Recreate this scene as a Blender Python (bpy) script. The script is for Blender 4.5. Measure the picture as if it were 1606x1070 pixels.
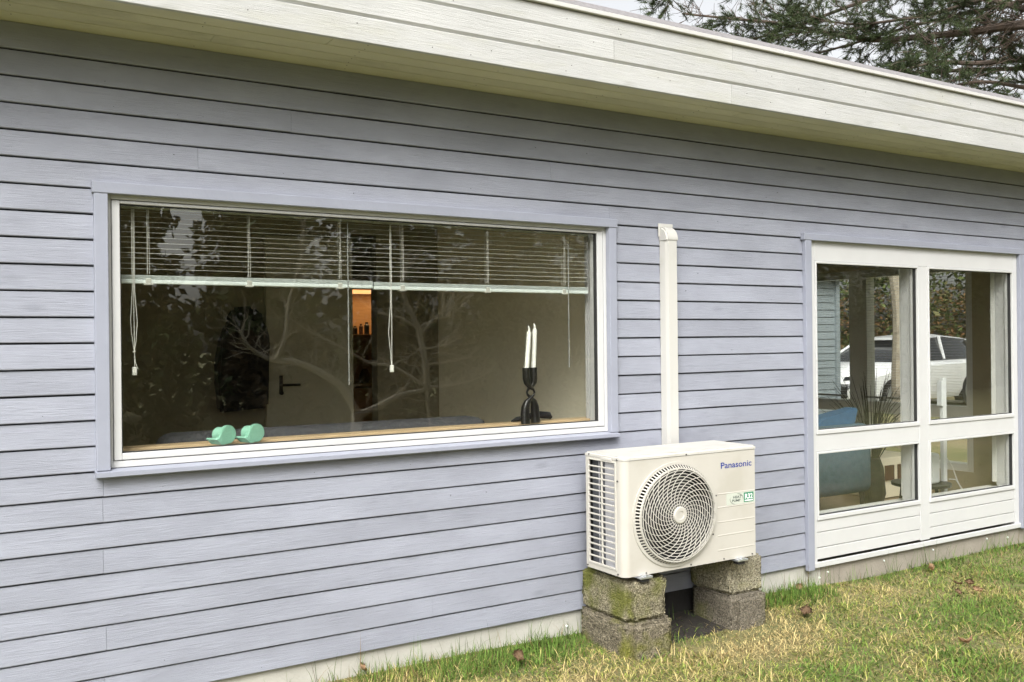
import bpy, bmesh, math, random
import numpy as np
from mathutils import Vector, Matrix, noise as mnoise

for o in list(bpy.data.objects):
    bpy.data.objects.remove(o)
SC = bpy.context.scene
COL = SC.collection
R = random.Random(7)
PI = math.pi

# ------------------------------------------------------------------ camera, sky, sun, exposure
cam = bpy.data.cameras.new('camera')
camo = bpy.data.objects.new('camera', cam)
COL.objects.link(camo)
SC.camera = camo
YAW, ROLL = math.radians(31.5), 0.011
CAMLOC = Vector((0.0, -3.7804, 1.45))
fw = Vector((math.sin(YAW), math.cos(YAW), 0))
rt0 = Vector((math.cos(YAW), -math.sin(YAW), 0))
up0 = Vector((0, 0, 1))
rt = (rt0 - up0 * ROLL).normalized()
upv = (up0 + rt0 * ROLL).normalized()
m = Matrix((rt, upv, -fw)).transposed().to_4x4()
m.translation = CAMLOC
camo.matrix_world = m
cam.sensor_width = 36
cam.sensor_fit = 'HORIZONTAL'
cam.lens = 1467.0 / 1606 * 36
cam.clip_start = 0.05
cam.clip_end = 600

SUN_EL, SUN_AZ = math.radians(45), math.radians(218)     # overcast: high and behind the viewer
w = bpy.data.worlds.new('World')
SC.world = w
w.use_nodes = True
nt = w.node_tree
nt.nodes.clear()
sky = nt.nodes.new('ShaderNodeTexSky')
sky.sky_type = 'NISHITA'
sky.sun_disc = False
sky.sun_elevation = SUN_EL
sky.sun_rotation = SUN_AZ
sky.air_density = 1.0
sky.dust_density = 6.0
sky.ozone_density = 1.0
hs = nt.nodes.new('ShaderNodeHueSaturation')
hs.inputs['Saturation'].default_value = 0.12            # grey cloud cover
bg = nt.nodes.new('ShaderNodeBackground')
bg.inputs['Strength'].default_value = 0.15
ow = nt.nodes.new('ShaderNodeOutputWorld')
nt.links.new(sky.outputs[0], hs.inputs['Color'])
nt.links.new(hs.outputs[0], bg.inputs['Color'])
nt.links.new(bg.outputs[0], ow.inputs[0])

sl = bpy.data.lights.new('sun', 'SUN')
sl.energy = 1.3
sl.angle = math.radians(34)
sl.color = (1.0, 0.985, 0.96)
so = bpy.data.objects.new('sun', sl)
COL.objects.link(so)
sd = Vector((math.sin(SUN_AZ) * math.cos(SUN_EL), math.cos(SUN_AZ) * math.cos(SUN_EL), math.sin(SUN_EL)))
so.rotation_euler = sd.to_track_quat('Z', 'Y').to_euler()
so.location = (0, -8, 12)

vs = SC.view_settings
vs.view_transform = 'Standard'
vs.look = 'None'
vs.gamma = 1
vs.use_curve_mapping = False
vs.exposure = 0.95
SC.cycles.max_bounces = 10
SC.cycles.transparent_max_bounces = 24
SC.cycles.sample_clamp_indirect = 6


# ------------------------------------------------------------------ materials
def nodes_of(name):
    mt = bpy.data.materials.new(name)
    mt.use_nodes = True
    n = mt.node_tree
    b = n.nodes['Principled BSDF']
    return mt, n, b


def pm(name, col, rough=0.6, var=0.12, scale=8.0, stretch=(1, 1, 1), bump=0.0, bscale=None, col2=None,
       metal=0.0, spec=0.5, detail=5.0, attr=None, rnd=0.0, trans=0.0, blot=None):
    """procedural principled material: two-tone noise colour + fine relief, offset per object"""
    mt, n, b = nodes_of(name)
    L = n.links
    tc = n.nodes.new('ShaderNodeTexCoord')
    oi = n.nodes.new('ShaderNodeObjectInfo')
    mul = n.nodes.new('ShaderNodeMath'); mul.operation = 'MULTIPLY'; mul.inputs[1].default_value = 37.0
    L.new(oi.outputs['Random'], mul.inputs[0])
    add = n.nodes.new('ShaderNodeVectorMath'); add.operation = 'ADD'
    L.new(tc.outputs['Object'], add.inputs[0]); L.new(mul.outputs[0], add.inputs[1])
    mp = n.nodes.new('ShaderNodeMapping'); mp.inputs['Scale'].default_value = stretch
    L.new(add.outputs[0], mp.inputs[0])
    nz = n.nodes.new('ShaderNodeTexNoise'); nz.inputs['Scale'].default_value = scale; nz.inputs['Detail'].default_value = detail
    nz.inputs['Roughness'].default_value = 0.62
    L.new(mp.outputs[0], nz.inputs['Vector'])
    rp = n.nodes.new('ShaderNodeMapRange')
    rp.inputs[1].default_value = 0.3; rp.inputs[2].default_value = 0.7
    L.new(nz.outputs[0], rp.inputs[0])
    mx = n.nodes.new('ShaderNodeMix'); mx.data_type = 'RGBA'
    c = Vector(col)
    lo = tuple(c * (1 - var)) if col2 is None else tuple(col2)
    hi = tuple(min(1, v * (1 + var)) for v in c) if col2 is None else tuple(col)
    mx.inputs[6].default_value = (*lo, 1); mx.inputs[7].default_value = (*hi, 1)
    L.new(rp.outputs[0], mx.inputs[0])
    out = mx.outputs[2]
    if attr:
        at = n.nodes.new('ShaderNodeAttribute'); at.attribute_name = attr
        m2 = n.nodes.new('ShaderNodeMix'); m2.data_type = 'RGBA'; m2.blend_type = 'MULTIPLY'; m2.inputs[0].default_value = 1
        L.new(at.outputs['Color'], m2.inputs[6]); L.new(out, m2.inputs[7])
        out = m2.outputs[2]
    if blot:                                   # (colour, scale, threshold, amount): stains / moss
        n2 = n.nodes.new('ShaderNodeTexNoise'); n2.inputs['Scale'].default_value = blot[1]; n2.inputs['Detail'].default_value = 6
        L.new(add.outputs[0], n2.inputs['Vector'])
        r2 = n.nodes.new('ShaderNodeMapRange'); r2.inputs[1].default_value = blot[2]; r2.inputs[2].default_value = blot[2] + 0.16
        r2.inputs[4].default_value = blot[3]
        L.new(n2.outputs[0], r2.inputs[0])
        m3 = n.nodes.new('ShaderNodeMix'); m3.data_type = 'RGBA'; m3.inputs[7].default_value = (*blot[0], 1)
        L.new(r2.outputs[0], m3.inputs[0]); L.new(out, m3.inputs[6])
        out = m3.outputs[2]
    if rnd:
        hv = n.nodes.new('ShaderNodeHueSaturation')
        r3 = n.nodes.new('ShaderNodeMapRange'); r3.inputs[3].default_value = 1 - rnd; r3.inputs[4].default_value = 1 + rnd
        L.new(oi.outputs['Random'], r3.inputs[0]); L.new(r3.outputs[0], hv.inputs['Value'])
        L.new(out, hv.inputs['Color'])
        out = hv.outputs[0]
    L.new(out, b.inputs['Base Color'])
    b.inputs['Roughness'].default_value = rough
    b.inputs['Metallic'].default_value = metal
    b.inputs['Specular IOR Level'].default_value = spec
    if bump:
        nb = n.nodes.new('ShaderNodeTexNoise'); nb.inputs['Scale'].default_value = bscale or scale * 2; nb.inputs['Detail'].default_value = 6
        L.new(mp.outputs[0], nb.inputs['Vector'])
        bp = n.nodes.new('ShaderNodeBump'); bp.inputs['Strength'].default_value = bump; bp.inputs['Distance'].default_value = 0.01
        L.new(nb.outputs[0], bp.inputs['Height']); L.new(bp.outputs[0], b.inputs['Normal'])
    return mt


def painted_wood(name, col, dark, flake, var=0.05, knots=True, dirt=None, rough=0.55, rnd=0.035):
    """brushed paint on sawn boards: grain running along x, faint knots, hairline flakes, slow blotches"""
    mt, n, b = nodes_of(name)
    L = n.links
    N = n.nodes.new
    tc = N('ShaderNodeTexCoord'); oi = N('ShaderNodeObjectInfo')
    mul = N('ShaderNodeMath'); mul.operation = 'MULTIPLY'; mul.inputs[1].default_value = 53.0
    L.new(oi.outputs['Random'], mul.inputs[0])
    add = N('ShaderNodeVectorMath'); add.operation = 'ADD'
    L.new(tc.outputs['Object'], add.inputs[0]); L.new(mul.outputs[0], add.inputs[1])

    def nz(sc, scale, det=5, rgh=0.6, dist=0.0):
        mp = N('ShaderNodeMapping'); mp.inputs['Scale'].default_value = sc
        L.new(add.outputs[0], mp.inputs[0])
        t = N('ShaderNodeTexNoise'); t.inputs['Scale'].default_value = scale; t.inputs['Detail'].default_value = det
        t.inputs['Roughness'].default_value = rgh; t.inputs['Distortion'].default_value = dist
        L.new(mp.outputs[0], t.inputs['Vector'])
        return t.outputs[0]

    def ramp(v, a, c, o0=0.0, o1=1.0):
        r = N('ShaderNodeMapRange'); r.inputs[1].default_value = a; r.inputs[2].default_value = c
        r.inputs[3].default_value = o0; r.inputs[4].default_value = o1
        L.new(v, r.inputs[0])
        return r.outputs[0]

    def mix(fac, a, c):
        x = N('ShaderNodeMix'); x.data_type = 'RGBA'
        L.new(fac, x.inputs[0])
        for s, v in ((6, a), (7, c)):
            if isinstance(v, tuple):
                x.inputs[s].default_value = (*v, 1)
            else:
                L.new(v, x.inputs[s])
        return x.outputs[2]
    grain = nz((0.7, 9, 9), 9.0, 7, 0.65, 0.5)
    fine = nz((1.2, 30, 30), 9.0, 6, 0.7, 0.3)
    blot = nz((1.0, 1.0, 2.2), 2.3, 4)
    c1 = tuple(v * (1 - var) for v in col); c2 = tuple(min(1, v * (1 + var)) for v in col)
    c = mix(ramp(blot, 0.3, 0.7), c1, c2)
    c = mix(ramp(grain, 0.58, 0.80, 0, 0.45), c, dark)
    c = mix(ramp(fine, 0.66, 0.74, 0, 0.55), c, flake)
    if knots:
        mp = N('ShaderNodeMapping'); mp.inputs['Scale'].default_value = (2.6, 8, 7.5)
        L.new(add.outputs[0], mp.inputs[0])
        vo = N('ShaderNodeTexVoronoi'); vo.inputs['Scale'].default_value = 1.0
        L.new(mp.outputs[0], vo.inputs['Vector'])
        k = ramp(vo.outputs['Distance'], 0.05, 0.14, 0.38, 0.0)
        c = mix(k, c, dark)
    if dirt:
        d = nz((0.5, 1, 3.0), dirt[1], 6, 0.7)
        c = mix(ramp(d, dirt[2], dirt[2] + 0.2, 0, dirt[3]), c, dirt[0])
    hv = N('ShaderNodeHueSaturation')
    L.new(ramp(oi.outputs['Random'], 0, 1, 1 - rnd, 1 + rnd), hv.inputs['Value']); L.new(c, hv.inputs['Color'])
    L.new(hv.outputs[0], b.inputs['Base Color'])
    b.inputs['Roughness'].default_value = rough
    b.inputs['Specular IOR Level'].default_value = 0.35
    h = N('ShaderNodeMath'); h.operation = 'ADD'
    L.new(fine, h.inputs[0]); L.new(grain, h.inputs[1])
    bp = N('ShaderNodeBump'); bp.inputs['Strength'].default_value = 0.7; bp.inputs['Distance'].default_value = 0.003
    L.new(h.outputs[0], bp.inputs['Height']); L.new(bp.outputs[0], b.inputs['Normal'])
    return mt


def glass_mat():
    """double glazing: tinted see-through plus a mirror share that grows with the angle"""
    mt = bpy.data.materials.new('window_glass')
    mt.use_nodes = True
    n = mt.node_tree; n.nodes.clear(); L = n.links; N = n.nodes.new
    g = N('ShaderNodeNewGeometry')
    dt = N('ShaderNodeVectorMath'); dt.operation = 'DOT_PRODUCT'
    L.new(g.outputs['Incoming'], dt.inputs[0]); L.new(g.outputs['Normal'], dt.inputs[1])
    ab = N('ShaderNodeMath'); ab.operation = 'ABSOLUTE'; L.new(dt.outputs['Value'], ab.inputs[0])
    su = N('ShaderNodeMath'); su.operation = 'SUBTRACT'; su.inputs[0].default_value = 1; L.new(ab.outputs[0], su.inputs[1])
    po = N('ShaderNodeMath'); po.operation = 'POWER'; po.inputs[1].default_value = 5; L.new(su.outputs[0], po.inputs[0])
    ma = N('ShaderNodeMath'); ma.operation = 'MULTIPLY_ADD'; ma.inputs[1].default_value = 0.9; ma.inputs[2].default_value = 0.085
    L.new(po.outputs[0], ma.inputs[0])
    tr = N('ShaderNodeBsdfTransparent'); tr.inputs[0].default_value = (0.985, 0.99, 0.975, 1)
    gl = N('ShaderNodeBsdfGlossy'); gl.inputs['Roughness'].default_value = 0.0; gl.inputs[0].default_value = (0.95, 0.97, 0.95, 1)
    mx = N('ShaderNodeMixShader')
    L.new(ma.outputs[0], mx.inputs[0]); L.new(tr.outputs[0], mx.inputs[1]); L.new(gl.outputs[0], mx.inputs[2])
    o = N('ShaderNodeOutputMaterial'); L.new(mx.outputs[0], o.inputs[0])
    return mt


def emit_mat(name, col, s):
    mt = bpy.data.materials.new(name); mt.use_nodes = True
    b = mt.node_tree.nodes['Principled BSDF']
    b.inputs['Base Color'].default_value = (*col, 1)
    b.inputs['Emission Color'].default_value = (*col, 1); b.inputs['Emission Strength'].default_value = s
    return mt


M = {}
M['siding'] = painted_wood('blue_grey_board_paint', (0.276, 0.288, 0.334), (0.165, 0.173, 0.20), (0.47, 0.485, 0.52), 0.12)
M['casing'] = pm('blue_grey_trim_paint', (0.280, 0.294, 0.348), 0.5, 0.05, 6, (1, 1, 1), 0.08, 60)
M['fascia'] = painted_wood('white_fascia_paint', (0.445, 0.445, 0.428), (0.31, 0.308, 0.28), (0.56, 0.56, 0.55), 0.07, True,
                           ((0.40, 0.395, 0.32), 3.0, 0.52, 0.5))
M['soffit'] = painted_wood('cream_soffit_paint', (0.56, 0.54, 0.38), (0.33, 0.30, 0.18), (0.66, 0.64, 0.5), 0.09, True,
                           ((0.24, 0.22, 0.12), 2.2, 0.56, 0.65))
M['white'] = pm('white_window_paint', (0.53, 0.53, 0.52), 0.35, 0.03, 5, (1, 1, 1), 0.03, 90)
M['bead'] = pm('white_glazing_bead', (0.74, 0.74, 0.70), 0.4, 0.03, 5)
M['rubber'] = pm('black_rubber', (0.02, 0.02, 0.02), 0.7, 0.2, 20)
M['core'] = pm('wall_core_felt', (0.018, 0.018, 0.021), 0.9, 0.2, 8)
M['plinth'] = pm('plinth_concrete', (0.45, 0.435, 0.385), 0.9, 0.08, 7, (1, 1, 1), 0.25, 60, blot=((0.30, 0.28, 0.22), 5, 0.55, 0.5))
M['plinth2'] = pm('plinth_concrete_tan', (0.285, 0.255, 0.21), 0.9, 0.08, 7, (1, 1, 1), 0.25, 60, blot=((0.25, 0.23, 0.18), 4, 0.55, 0.5))
M['plinth_shade'] = pm('shade_dark_concrete', (0.022, 0.02, 0.018), 0.9, 0.3, 7, (1, 1, 1), 0.25, 60)  # near-black tone stands in for shade behind the blocks
M['shade_soil'] = pm('shade_dark_soil', (0.025, 0.021, 0.016), 0.95, 0.3, 14, (1, 1, 1), 0.8, 50)  # dark tone paints the shade below the heat pump
M['felt'] = pm('grey_roof_felt', (0.20, 0.19, 0.19), 0.9, 0.15, 40, (1, 1, 1), 0.3, 120)
M['drip'] = pm('white_drip_edge', (0.52, 0.51, 0.48), 0.45, 0.04, 6)
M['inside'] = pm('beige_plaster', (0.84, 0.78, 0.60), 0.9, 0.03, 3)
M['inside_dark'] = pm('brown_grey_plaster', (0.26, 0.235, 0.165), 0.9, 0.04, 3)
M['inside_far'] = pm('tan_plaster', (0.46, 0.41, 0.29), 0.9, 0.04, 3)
M['oak'] = pm('oak_board', (0.52, 0.38, 0.22), 0.5, 0.15, 5, (1, 14, 14), 0.05, 12)
M['floor_in'] = pm('oak_floor', (0.40, 0.30, 0.19), 0.45, 0.15, 5, (1, 10, 1))
M['ceil'] = pm('ceiling_paint', (0.80, 0.79, 0.74), 0.9, 0.02, 3)
M['blind'] = pm('white_blind', (0.44, 0.44, 0.39), 0.4, 0.03, 5)
M['rail'] = pm('pale_green_blind_rail', (0.64, 0.70, 0.67), 0.4, 0.04, 4, (1, 20, 20))
M['cord'] = pm('white_cord', (0.72, 0.71, 0.66), 0.7, 0.05, 30)
M['wand'] = pm('clear_grey_wand', (0.30, 0.31, 0.30), 0.2, 0.05, 10)
M['acbody'] = pm('cream_enamel', (0.485, 0.462, 0.412), 0.42, 0.03, 4, (1, 1, 1), 0.015, 200, blot=((0.37, 0.345, 0.28), 5, 0.54, 0.35))
M['aclid'] = pm('cream_enamel_lid', (0.52, 0.505, 0.465), 0.42, 0.03, 4, blot=((0.38, 0.365, 0.30), 9, 0.53, 0.4))
M['acgrille'] = pm('cream_plastic', (0.48, 0.46, 0.41), 0.45, 0.03, 5)
M['acdark'] = pm('dark_shroud', (0.008, 0.008, 0.008), 0.7, 0.2, 10)
M['acfan'] = pm('fan_plastic', (0.022, 0.022, 0.021), 0.5, 0.1, 10)
M['fins'] = pm('coil_fins', (0.52, 0.52, 0.55), 0.5, 0.12, 14, (1, 1, 30), 0.1, 30)
M['coil_dark'] = pm('coil_shadow_metal', (0.11, 0.115, 0.13), 0.6, 0.2, 12)
M['screw'] = pm('dark_screw', (0.08, 0.075, 0.07), 0.5, 0.1, 10)
M['zinc'] = pm('galvanised_steel', (0.62, 0.64, 0.66), 0.35, 0.1, 30, metal=0.8)
M['logo_blue'] = pm('blue_print', (0.012, 0.035, 0.24), 0.5, 0.03, 5)
M['print_grey'] = pm('grey_print', (0.07, 0.09, 0.08), 0.6, 0.03, 5)
M['sticker'] = pm('pale_sticker', (0.50, 0.525, 0.455), 0.5, 0.02, 5)
M['badge_green'] = pm('green_print', (0.02, 0.19, 0.10), 0.5, 0.05, 5)
M['badge_white'] = pm('white_print', (0.80, 0.84, 0.80), 0.5, 0.02, 5)
M['duct'] = pm('cream_trunking_plastic', (0.50, 0.49, 0.455), 0.45, 0.03, 5, (1, 1, 0.3), blot=((0.38, 0.37, 0.31), 6, 0.56, 0.35))
M['soil'] = pm('lawn_soil', (0.19, 0.165, 0.07), 0.95, 0.2, 1.4, (1, 1, 1), 0.6, 60, col2=(0.09, 0.105, 0.03), blot=((0.23, 0.18, 0.10), 0.9, 0.52, 0.7))
M['grass'] = pm('grass_blades', (1.0, 1.0, 1.0), 0.7, 0.1, 30, attr='tint', spec=0.25)
M['leaf'] = pm('dead_leaf', (0.40, 0.26, 0.15), 0.8, 0.3, 40, rnd=0.35, col2=(0.25, 0.15, 0.08))
M['bark'] = pm('pine_bark', (0.10, 0.07, 0.05), 0.9, 0.3, 6, (1, 1, 0.4), 0.6, 25, col2=(0.045, 0.035, 0.028))
M['needle'] = pm('pine_needles', (1, 1, 1), 0.6, 0.15, 3, attr='tint', spec=0.3)
M['palebark'] = pm('pale_bark', (0.36, 0.32, 0.25), 0.9, 0.2, 12, (1, 1, 1), 0.4, 40)
M['birch'] = pm('birch_bark', (0.34, 0.30, 0.23), 0.9, 0.2, 10, (1, 1, 3), 0.3, 40, blot=((0.06, 0.05, 0.04), 6, 0.56, 0.8))
M['foliage'] = pm('foliage', (1, 1, 1), 0.7, 0.15, 2, attr='tint', spec=0.2)
M['jacket'] = pm('black_cloth', (0.010, 0.010, 0.012), 0.9, 0.2, 20)
M['sofa'] = pm('charcoal_fabric', (0.06, 0.06, 0.063), 0.95, 0.15, 40, (1, 1, 1), 0.3, 300)
M['door'] = pm('door_paint', (0.47, 0.445, 0.34), 0.6, 0.03, 4)
M['black'] = pm('black_metal', (0.012, 0.011, 0.010), 0.3, 0.1, 10)
M['candle'] = pm('white_wax', (0.80, 0.80, 0.74), 0.5, 0.03, 10)
M['mint'] = pm('mint_plastic', (0.27, 0.53, 0.40), 0.4, 0.04, 10)
M['blue'] = pm('blue_fabric', (0.075, 0.125, 0.155), 0.9, 0.12, 30, (1, 1, 1), 0.3, 200)
M['blue2'] = pm('bright_blue_fabric', (0.05, 0.125, 0.225), 0.9, 0.12, 30, (1, 1, 1), 0.3, 200)
M['reed'] = pm('dark_reed', (0.030, 0.030, 0.016), 0.8, 0.3, 20)
M['speaker'] = pm('white_plastic', (0.72, 0.74, 0.73), 0.4, 0.03, 5)
M['brown'] = pm('brown_wood', (0.10, 0.045, 0.025), 0.5, 0.2, 10)
M['darkwood'] = pm('dark_table', (0.03, 0.028, 0.025), 0.35, 0.15, 10)
M['carwhite'] = pm('white_car_paint', (0.80, 0.81, 0.82), 0.2, 0.02, 3)
M['carglass'] = pm('dark_car_glass', (0.015, 0.017, 0.02), 0.08, 0.1, 3)
M['tyre'] = pm('tyre_rubber', (0.015, 0.015, 0.015), 0.8, 0.1, 10)
M['rim'] = pm('alloy_rim', (0.45, 0.46, 0.47), 0.3, 0.05, 6, metal=0.7)
M['annex'] = painted_wood('grey_annex_paint', (0.25, 0.29, 0.31), (0.18, 0.2, 0.22), (0.33, 0.36, 0.38))
M['shelfwood'] = pm('warm_shelf_wood', (0.45, 0.30, 0.16), 0.6, 0.12, 6, (1, 8, 8))
M['ledstrip'] = emit_mat('warm_led', (1.0, 0.50, 0.18), 0.9)
M['glass'] = glass_mat()


# ------------------------------------------------------------------ mesh helpers
class MB:
    def __init__(self):
        self.bm = bmesh.new()

    def box(self, x0, y0, z0, x1, y1, z1, bev=0.0, seg=2):
        if x1 < x0: x0, x1 = x1, x0
        if y1 < y0: y0, y1 = y1, y0
        if z1 < z0: z0, z1 = z1, z0
        v = [self.bm.verts.new(p) for p in ((x0, y0, z0), (x1, y0, z0), (x1, y1, z0), (x0, y1, z0),
                                            (x0, y0, z1), (x1, y0, z1), (x1, y1, z1), (x0, y1, z1))]
        fs = [self.bm.faces.new([v[i] for i in q]) for q in ((3, 2, 1, 0), (4, 5, 6, 7), (0, 1, 5, 4), (1, 2, 6, 5), (2, 3, 7, 6), (3, 0, 4, 7))]
        if bev > 0:
            es = list({e for f in fs for e in f.edges})
            bmesh.ops.bevel(self.bm, geom=es, offset=bev, segments=seg, affect='EDGES', profile=0.5)
        return self

    def poly(self, pts, d):
        """prism: polygon pts (3-D, planar) pushed along d"""
        d = Vector(d)
        a = [self.bm.verts.new(Vector(p)) for p in pts]
        b = [self.bm.verts.new(Vector(p) + d) for p in pts]
        n = len(pts)
        self.bm.faces.new(a[::-1]); self.bm.faces.new(b)
        for i in range(n):
            j = (i + 1) % n
            self.bm.faces.new((a[i], a[j], b[j], b[i]))
        return self

    def tube(self, pts, rad, n=6, cap=True, flat=1.0):
        pts = [Vector(p) for p in pts]
        if not hasattr(rad, '__len__'):
            rad = [rad] * len(pts)
        rings = []
        ref = None
        for i, p in enumerate(pts):
            t = (pts[min(i + 1, len(pts) - 1)] - pts[max(i - 1, 0)])
            if t.length < 1e-9:
                t = Vector((0, 0, 1))
            t.normalize()
            if ref is None:
                ref = t.orthogonal().normalized()
            u = (ref - t * ref.dot(t))
            if u.length < 1e-6:
                u = t.orthogonal()
            u.normalize(); ref = u
            q = t.cross(u)
            rings.append([self.bm.verts.new(p + (u * math.cos(2 * PI * k / n) + q * math.sin(2 * PI * k / n) * flat) * rad[i]) for k in range(n)])
        for a, b in zip(rings, rings[1:]):
            for k in range(n):
                self.bm.faces.new((a[k], a[(k + 1) % n], b[(k + 1) % n], b[k]))
        if cap and n > 2:
            self.bm.faces.new(rings[0][::-1]); self.bm.faces.new(rings[-1])
        return self

    def lathe(self, prof, c=(0, 0, 0), n=24, axis='z'):
        """prof: list of (r, h) along the axis"""
        c = Vector(c)
        rings = []
        for r, h in prof:
            ring = []
            for k in range(n):
                a = 2 * PI * k / n
                p = (r * math.cos(a), r * math.sin(a), h)
                if axis == 'y':
                    p = (r * math.cos(a), h, r * math.sin(a))
                elif axis == 'x':
                    p = (h, r * math.cos(a), r * math.sin(a))
                ring.append(self.bm.verts.new(c + Vector(p)))
            rings.append(ring)
        for a, b in zip(rings, rings[1:]):
            for k in range(n):
                self.bm.faces.new((a[k], a[(k + 1) % n], b[(k + 1) % n], b[k]))
        self.bm.faces.new(rings[0][::-1]); self.bm.faces.new(rings[-1])
        return self

    def build(self, name, mat, parent=None, smooth=False, angle=0.6):
        me = bpy.data.meshes.new(name)
        bmesh.ops.recalc_face_normals(self.bm, faces=self.bm.faces)
        if smooth:
            for f in self.bm.faces:
                f.smooth = True
            for e in self.bm.edges:
                if len(e.link_faces) == 2 and e.calc_face_angle(0) > angle:
                    e.smooth = False
        self.bm.to_mesh(me); self.bm.free()
        me.materials.append(M[mat] if isinstance(mat, str) else mat)
        return link(name, me, parent)


def world_of(o):
    return Matrix.Translation(o.location) if (o is not None and o.type == 'EMPTY') else Matrix.Identity(4)


def link(name, me, parent=None):
    o = bpy.data.objects.new(name, me)
    COL.objects.link(o)
    if parent is not None:
        o.parent = parent
        o.matrix_parent_inverse = world_of(parent).inverted()
    return o


def tag(o, label=None, cat=None, group=None, kind=None):
    if label: o['label'] = label
    if cat: o['category'] = cat
    if group: o['group'] = group
    if kind: o['kind'] = kind
    return o


def thing(name, loc, label, cat, group=None):
    o = bpy.data.objects.new(name, None)
    o.empty_display_size = 0.1
    COL.objects.link(o)
    o.location = loc
    return tag(o, label, cat, group)


def from_arrays(name, verts, faces, mat, parent=None, tint=None, smooth=False):
    """verts (n,3), faces (m,k) with constant k; tint: per-vertex rgb"""
    me = bpy.data.meshes.new(name)
    verts = np.asarray(verts, dtype=np.float32); faces = np.asarray(faces, dtype=np.int32)
    k = faces.shape[1]
    me.vertices.add(len(verts)); me.vertices.foreach_set('co', verts.ravel())
    me.loops.add(faces.size); me.loops.foreach_set('vertex_index', faces.ravel())
    me.polygons.add(len(faces))
    me.polygons.foreach_set('loop_start', np.arange(0, faces.size, k, dtype=np.int32))
    me.update(calc_edges=True)
    if tint is not None:
        ca = me.color_attributes.new('tint', 'FLOAT_COLOR', 'POINT')
        c4 = np.ones((len(verts), 4), dtype=np.float32); c4[:, :3] = tint
        ca.data.foreach_set('color', c4.ravel())
    me.materials.append(M[mat])
    return link(name, me, parent)


def wall_boxes(mb, x0, x1, z0, z1, holes, y0, y1, swap=False):
    xs = sorted({x0, x1, *[h[0] for h in holes], *[h[1] for h in holes]})
    for a, b in zip(xs, xs[1:]):
        zc = z0
        hs_ = sorted([h for h in holes if h[0] <= a + 1e-6 and h[1] >= b - 1e-6], key=lambda h: h[2])
        spans = []
        for h in hs_:
            if h[2] > zc: spans.append((zc, h[2]))
            zc = h[3]
        if zc < z1: spans.append((zc, z1))
        for s, e in spans:
            if swap: mb.box(y0, a, s, y1, b, e)
            else: mb.box(a, y0, s, b, y1, e)
    return mb


# ------------------------------------------------------------------ ground
gb = bmesh.new()
xs = sorted(set([-150, -60, -25, -10, -5] + [round(-2 + 0.25 * i, 2) for i in range(45)] + [12, 18, 30, 60, 150]))
ys = sorted(set([-150, -60, -25, -12, -7] + [round(-4.5 + 0.25 * i, 2) for i in range(19)] + [0.3, 3, 7, 15, 30, 60, 150]))


def gz(x, y):
    """lawn height: soft hummocks, a little lower in front of the blocks"""
    z = 0.018 * mnoise.noise(Vector((x * 0.9, y * 0.9, 3.1))) + 0.008 * mnoise.noise(Vector((x * 2.6, y * 2.6, 9.0)))
    z += 0.02 * math.exp(-((x - 1.6) ** 2) / 0.8)
    z -= 0.035 * math.exp(-(((x - 3.1) / 0.5) ** 2 + ((y + 0.35) / 0.3) ** 2))
    z -= 0.032 * max(0.0, min(1.0, (x - 3.7) / 1.2)) * max(0.0, min(1.0, 1.0 + (y + 0.1) / 1.2))
    f = min(1.0, max(0.0, 1.0 - (abs(x - 2) - 9) / 6.0))
    return z * f - 0.005


grid = {}
for i, x in enumerate(xs):
    for j, y in enumerate(ys):
        grid[i, j] = gb.verts.new((x, y, gz(x, y)))
for i in range(len(xs) - 1):
    for j in range(len(ys) - 1):
        f = gb.faces.new((grid[i, j], grid[i + 1, j], grid[i + 1, j + 1], grid[i, j + 1])); f.smooth = True
gm = bpy.data.meshes.new('lawn'); gb.to_mesh(gm); gb.free(); gm.materials.append(M['soil'])
lawn = link('lawn', gm); tag(lawn, kind='structure')

# ------------------------------------------------------------------ the house
house = thing('house', (2.0, 3.0, 0.0), 'low flat-roofed house clad in blue grey boards with white windows', 'house')
XL, XR = -3.6, 7.3
W1 = (0.520, 2.905, 0.985, 2.040)          # openings in the cladding x0 x1 z0 z1
W2 = (4.345, 6.545, 0.090, 2.040)
EDGE0, SP = 2.5190, 0.0961

core = MB()
wall_boxes(core, XL, XR, 0.118, 2.6145, [W1, W2], 0.021, 0.140)
core.build('wall_core', 'core', house)
inn = MB()
wall_boxes(inn, XL, XR, 0.118, 2.6145, [W1, W2], 0.140, 0.160)
inn.build('inner_wall', 'inside', house)


def board(x0, x1, z0, z1, y0=0.0, name='siding_board', mat='siding', parent=house, th=0.0195, gap=0.0060, tilt=0.007, wob=0.0010):
    """one lap board: slightly leaning face, eased lower edge, wavering saw line"""
    n = max(1, int((x1 - x0) / 0.35))
    y0 = y0 + R.uniform(-0.0012, 0.0012)
    mb = MB(); bm = mb.bm
    sec = []
    for i in range(n + 1):
        x = x0 + (x1 - x0) * i / n
        dz = R.uniform(-wob, wob); dy = R.uniform(-0.0008, 0.0008)
        zt = z1 - gap
        t = tilt * (zt - z0) / 0.09
        pr = [(y0 + dy + 0.002, z0 + dz), (y0 + dy, z0 + dz + 0.003), (y0 + dy + t, zt - 0.001), (y0 + dy + t + 0.002, zt), (y0 + th, zt), (y0 + th, z0 + dz)]
        sec.append([bm.verts.new((x, a, c)) for a, c in pr])
    for a, b in zip(sec, sec[1:]):
        for k in range(6):
            bm.faces.new((a[k], b[k], b[(k + 1) % 6], a[(k + 1) % 6]))
    bm.faces.new(sec[0]); bm.faces.new(sec[-1][::-1])
    return mb.build(name, mat, parent)


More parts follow.
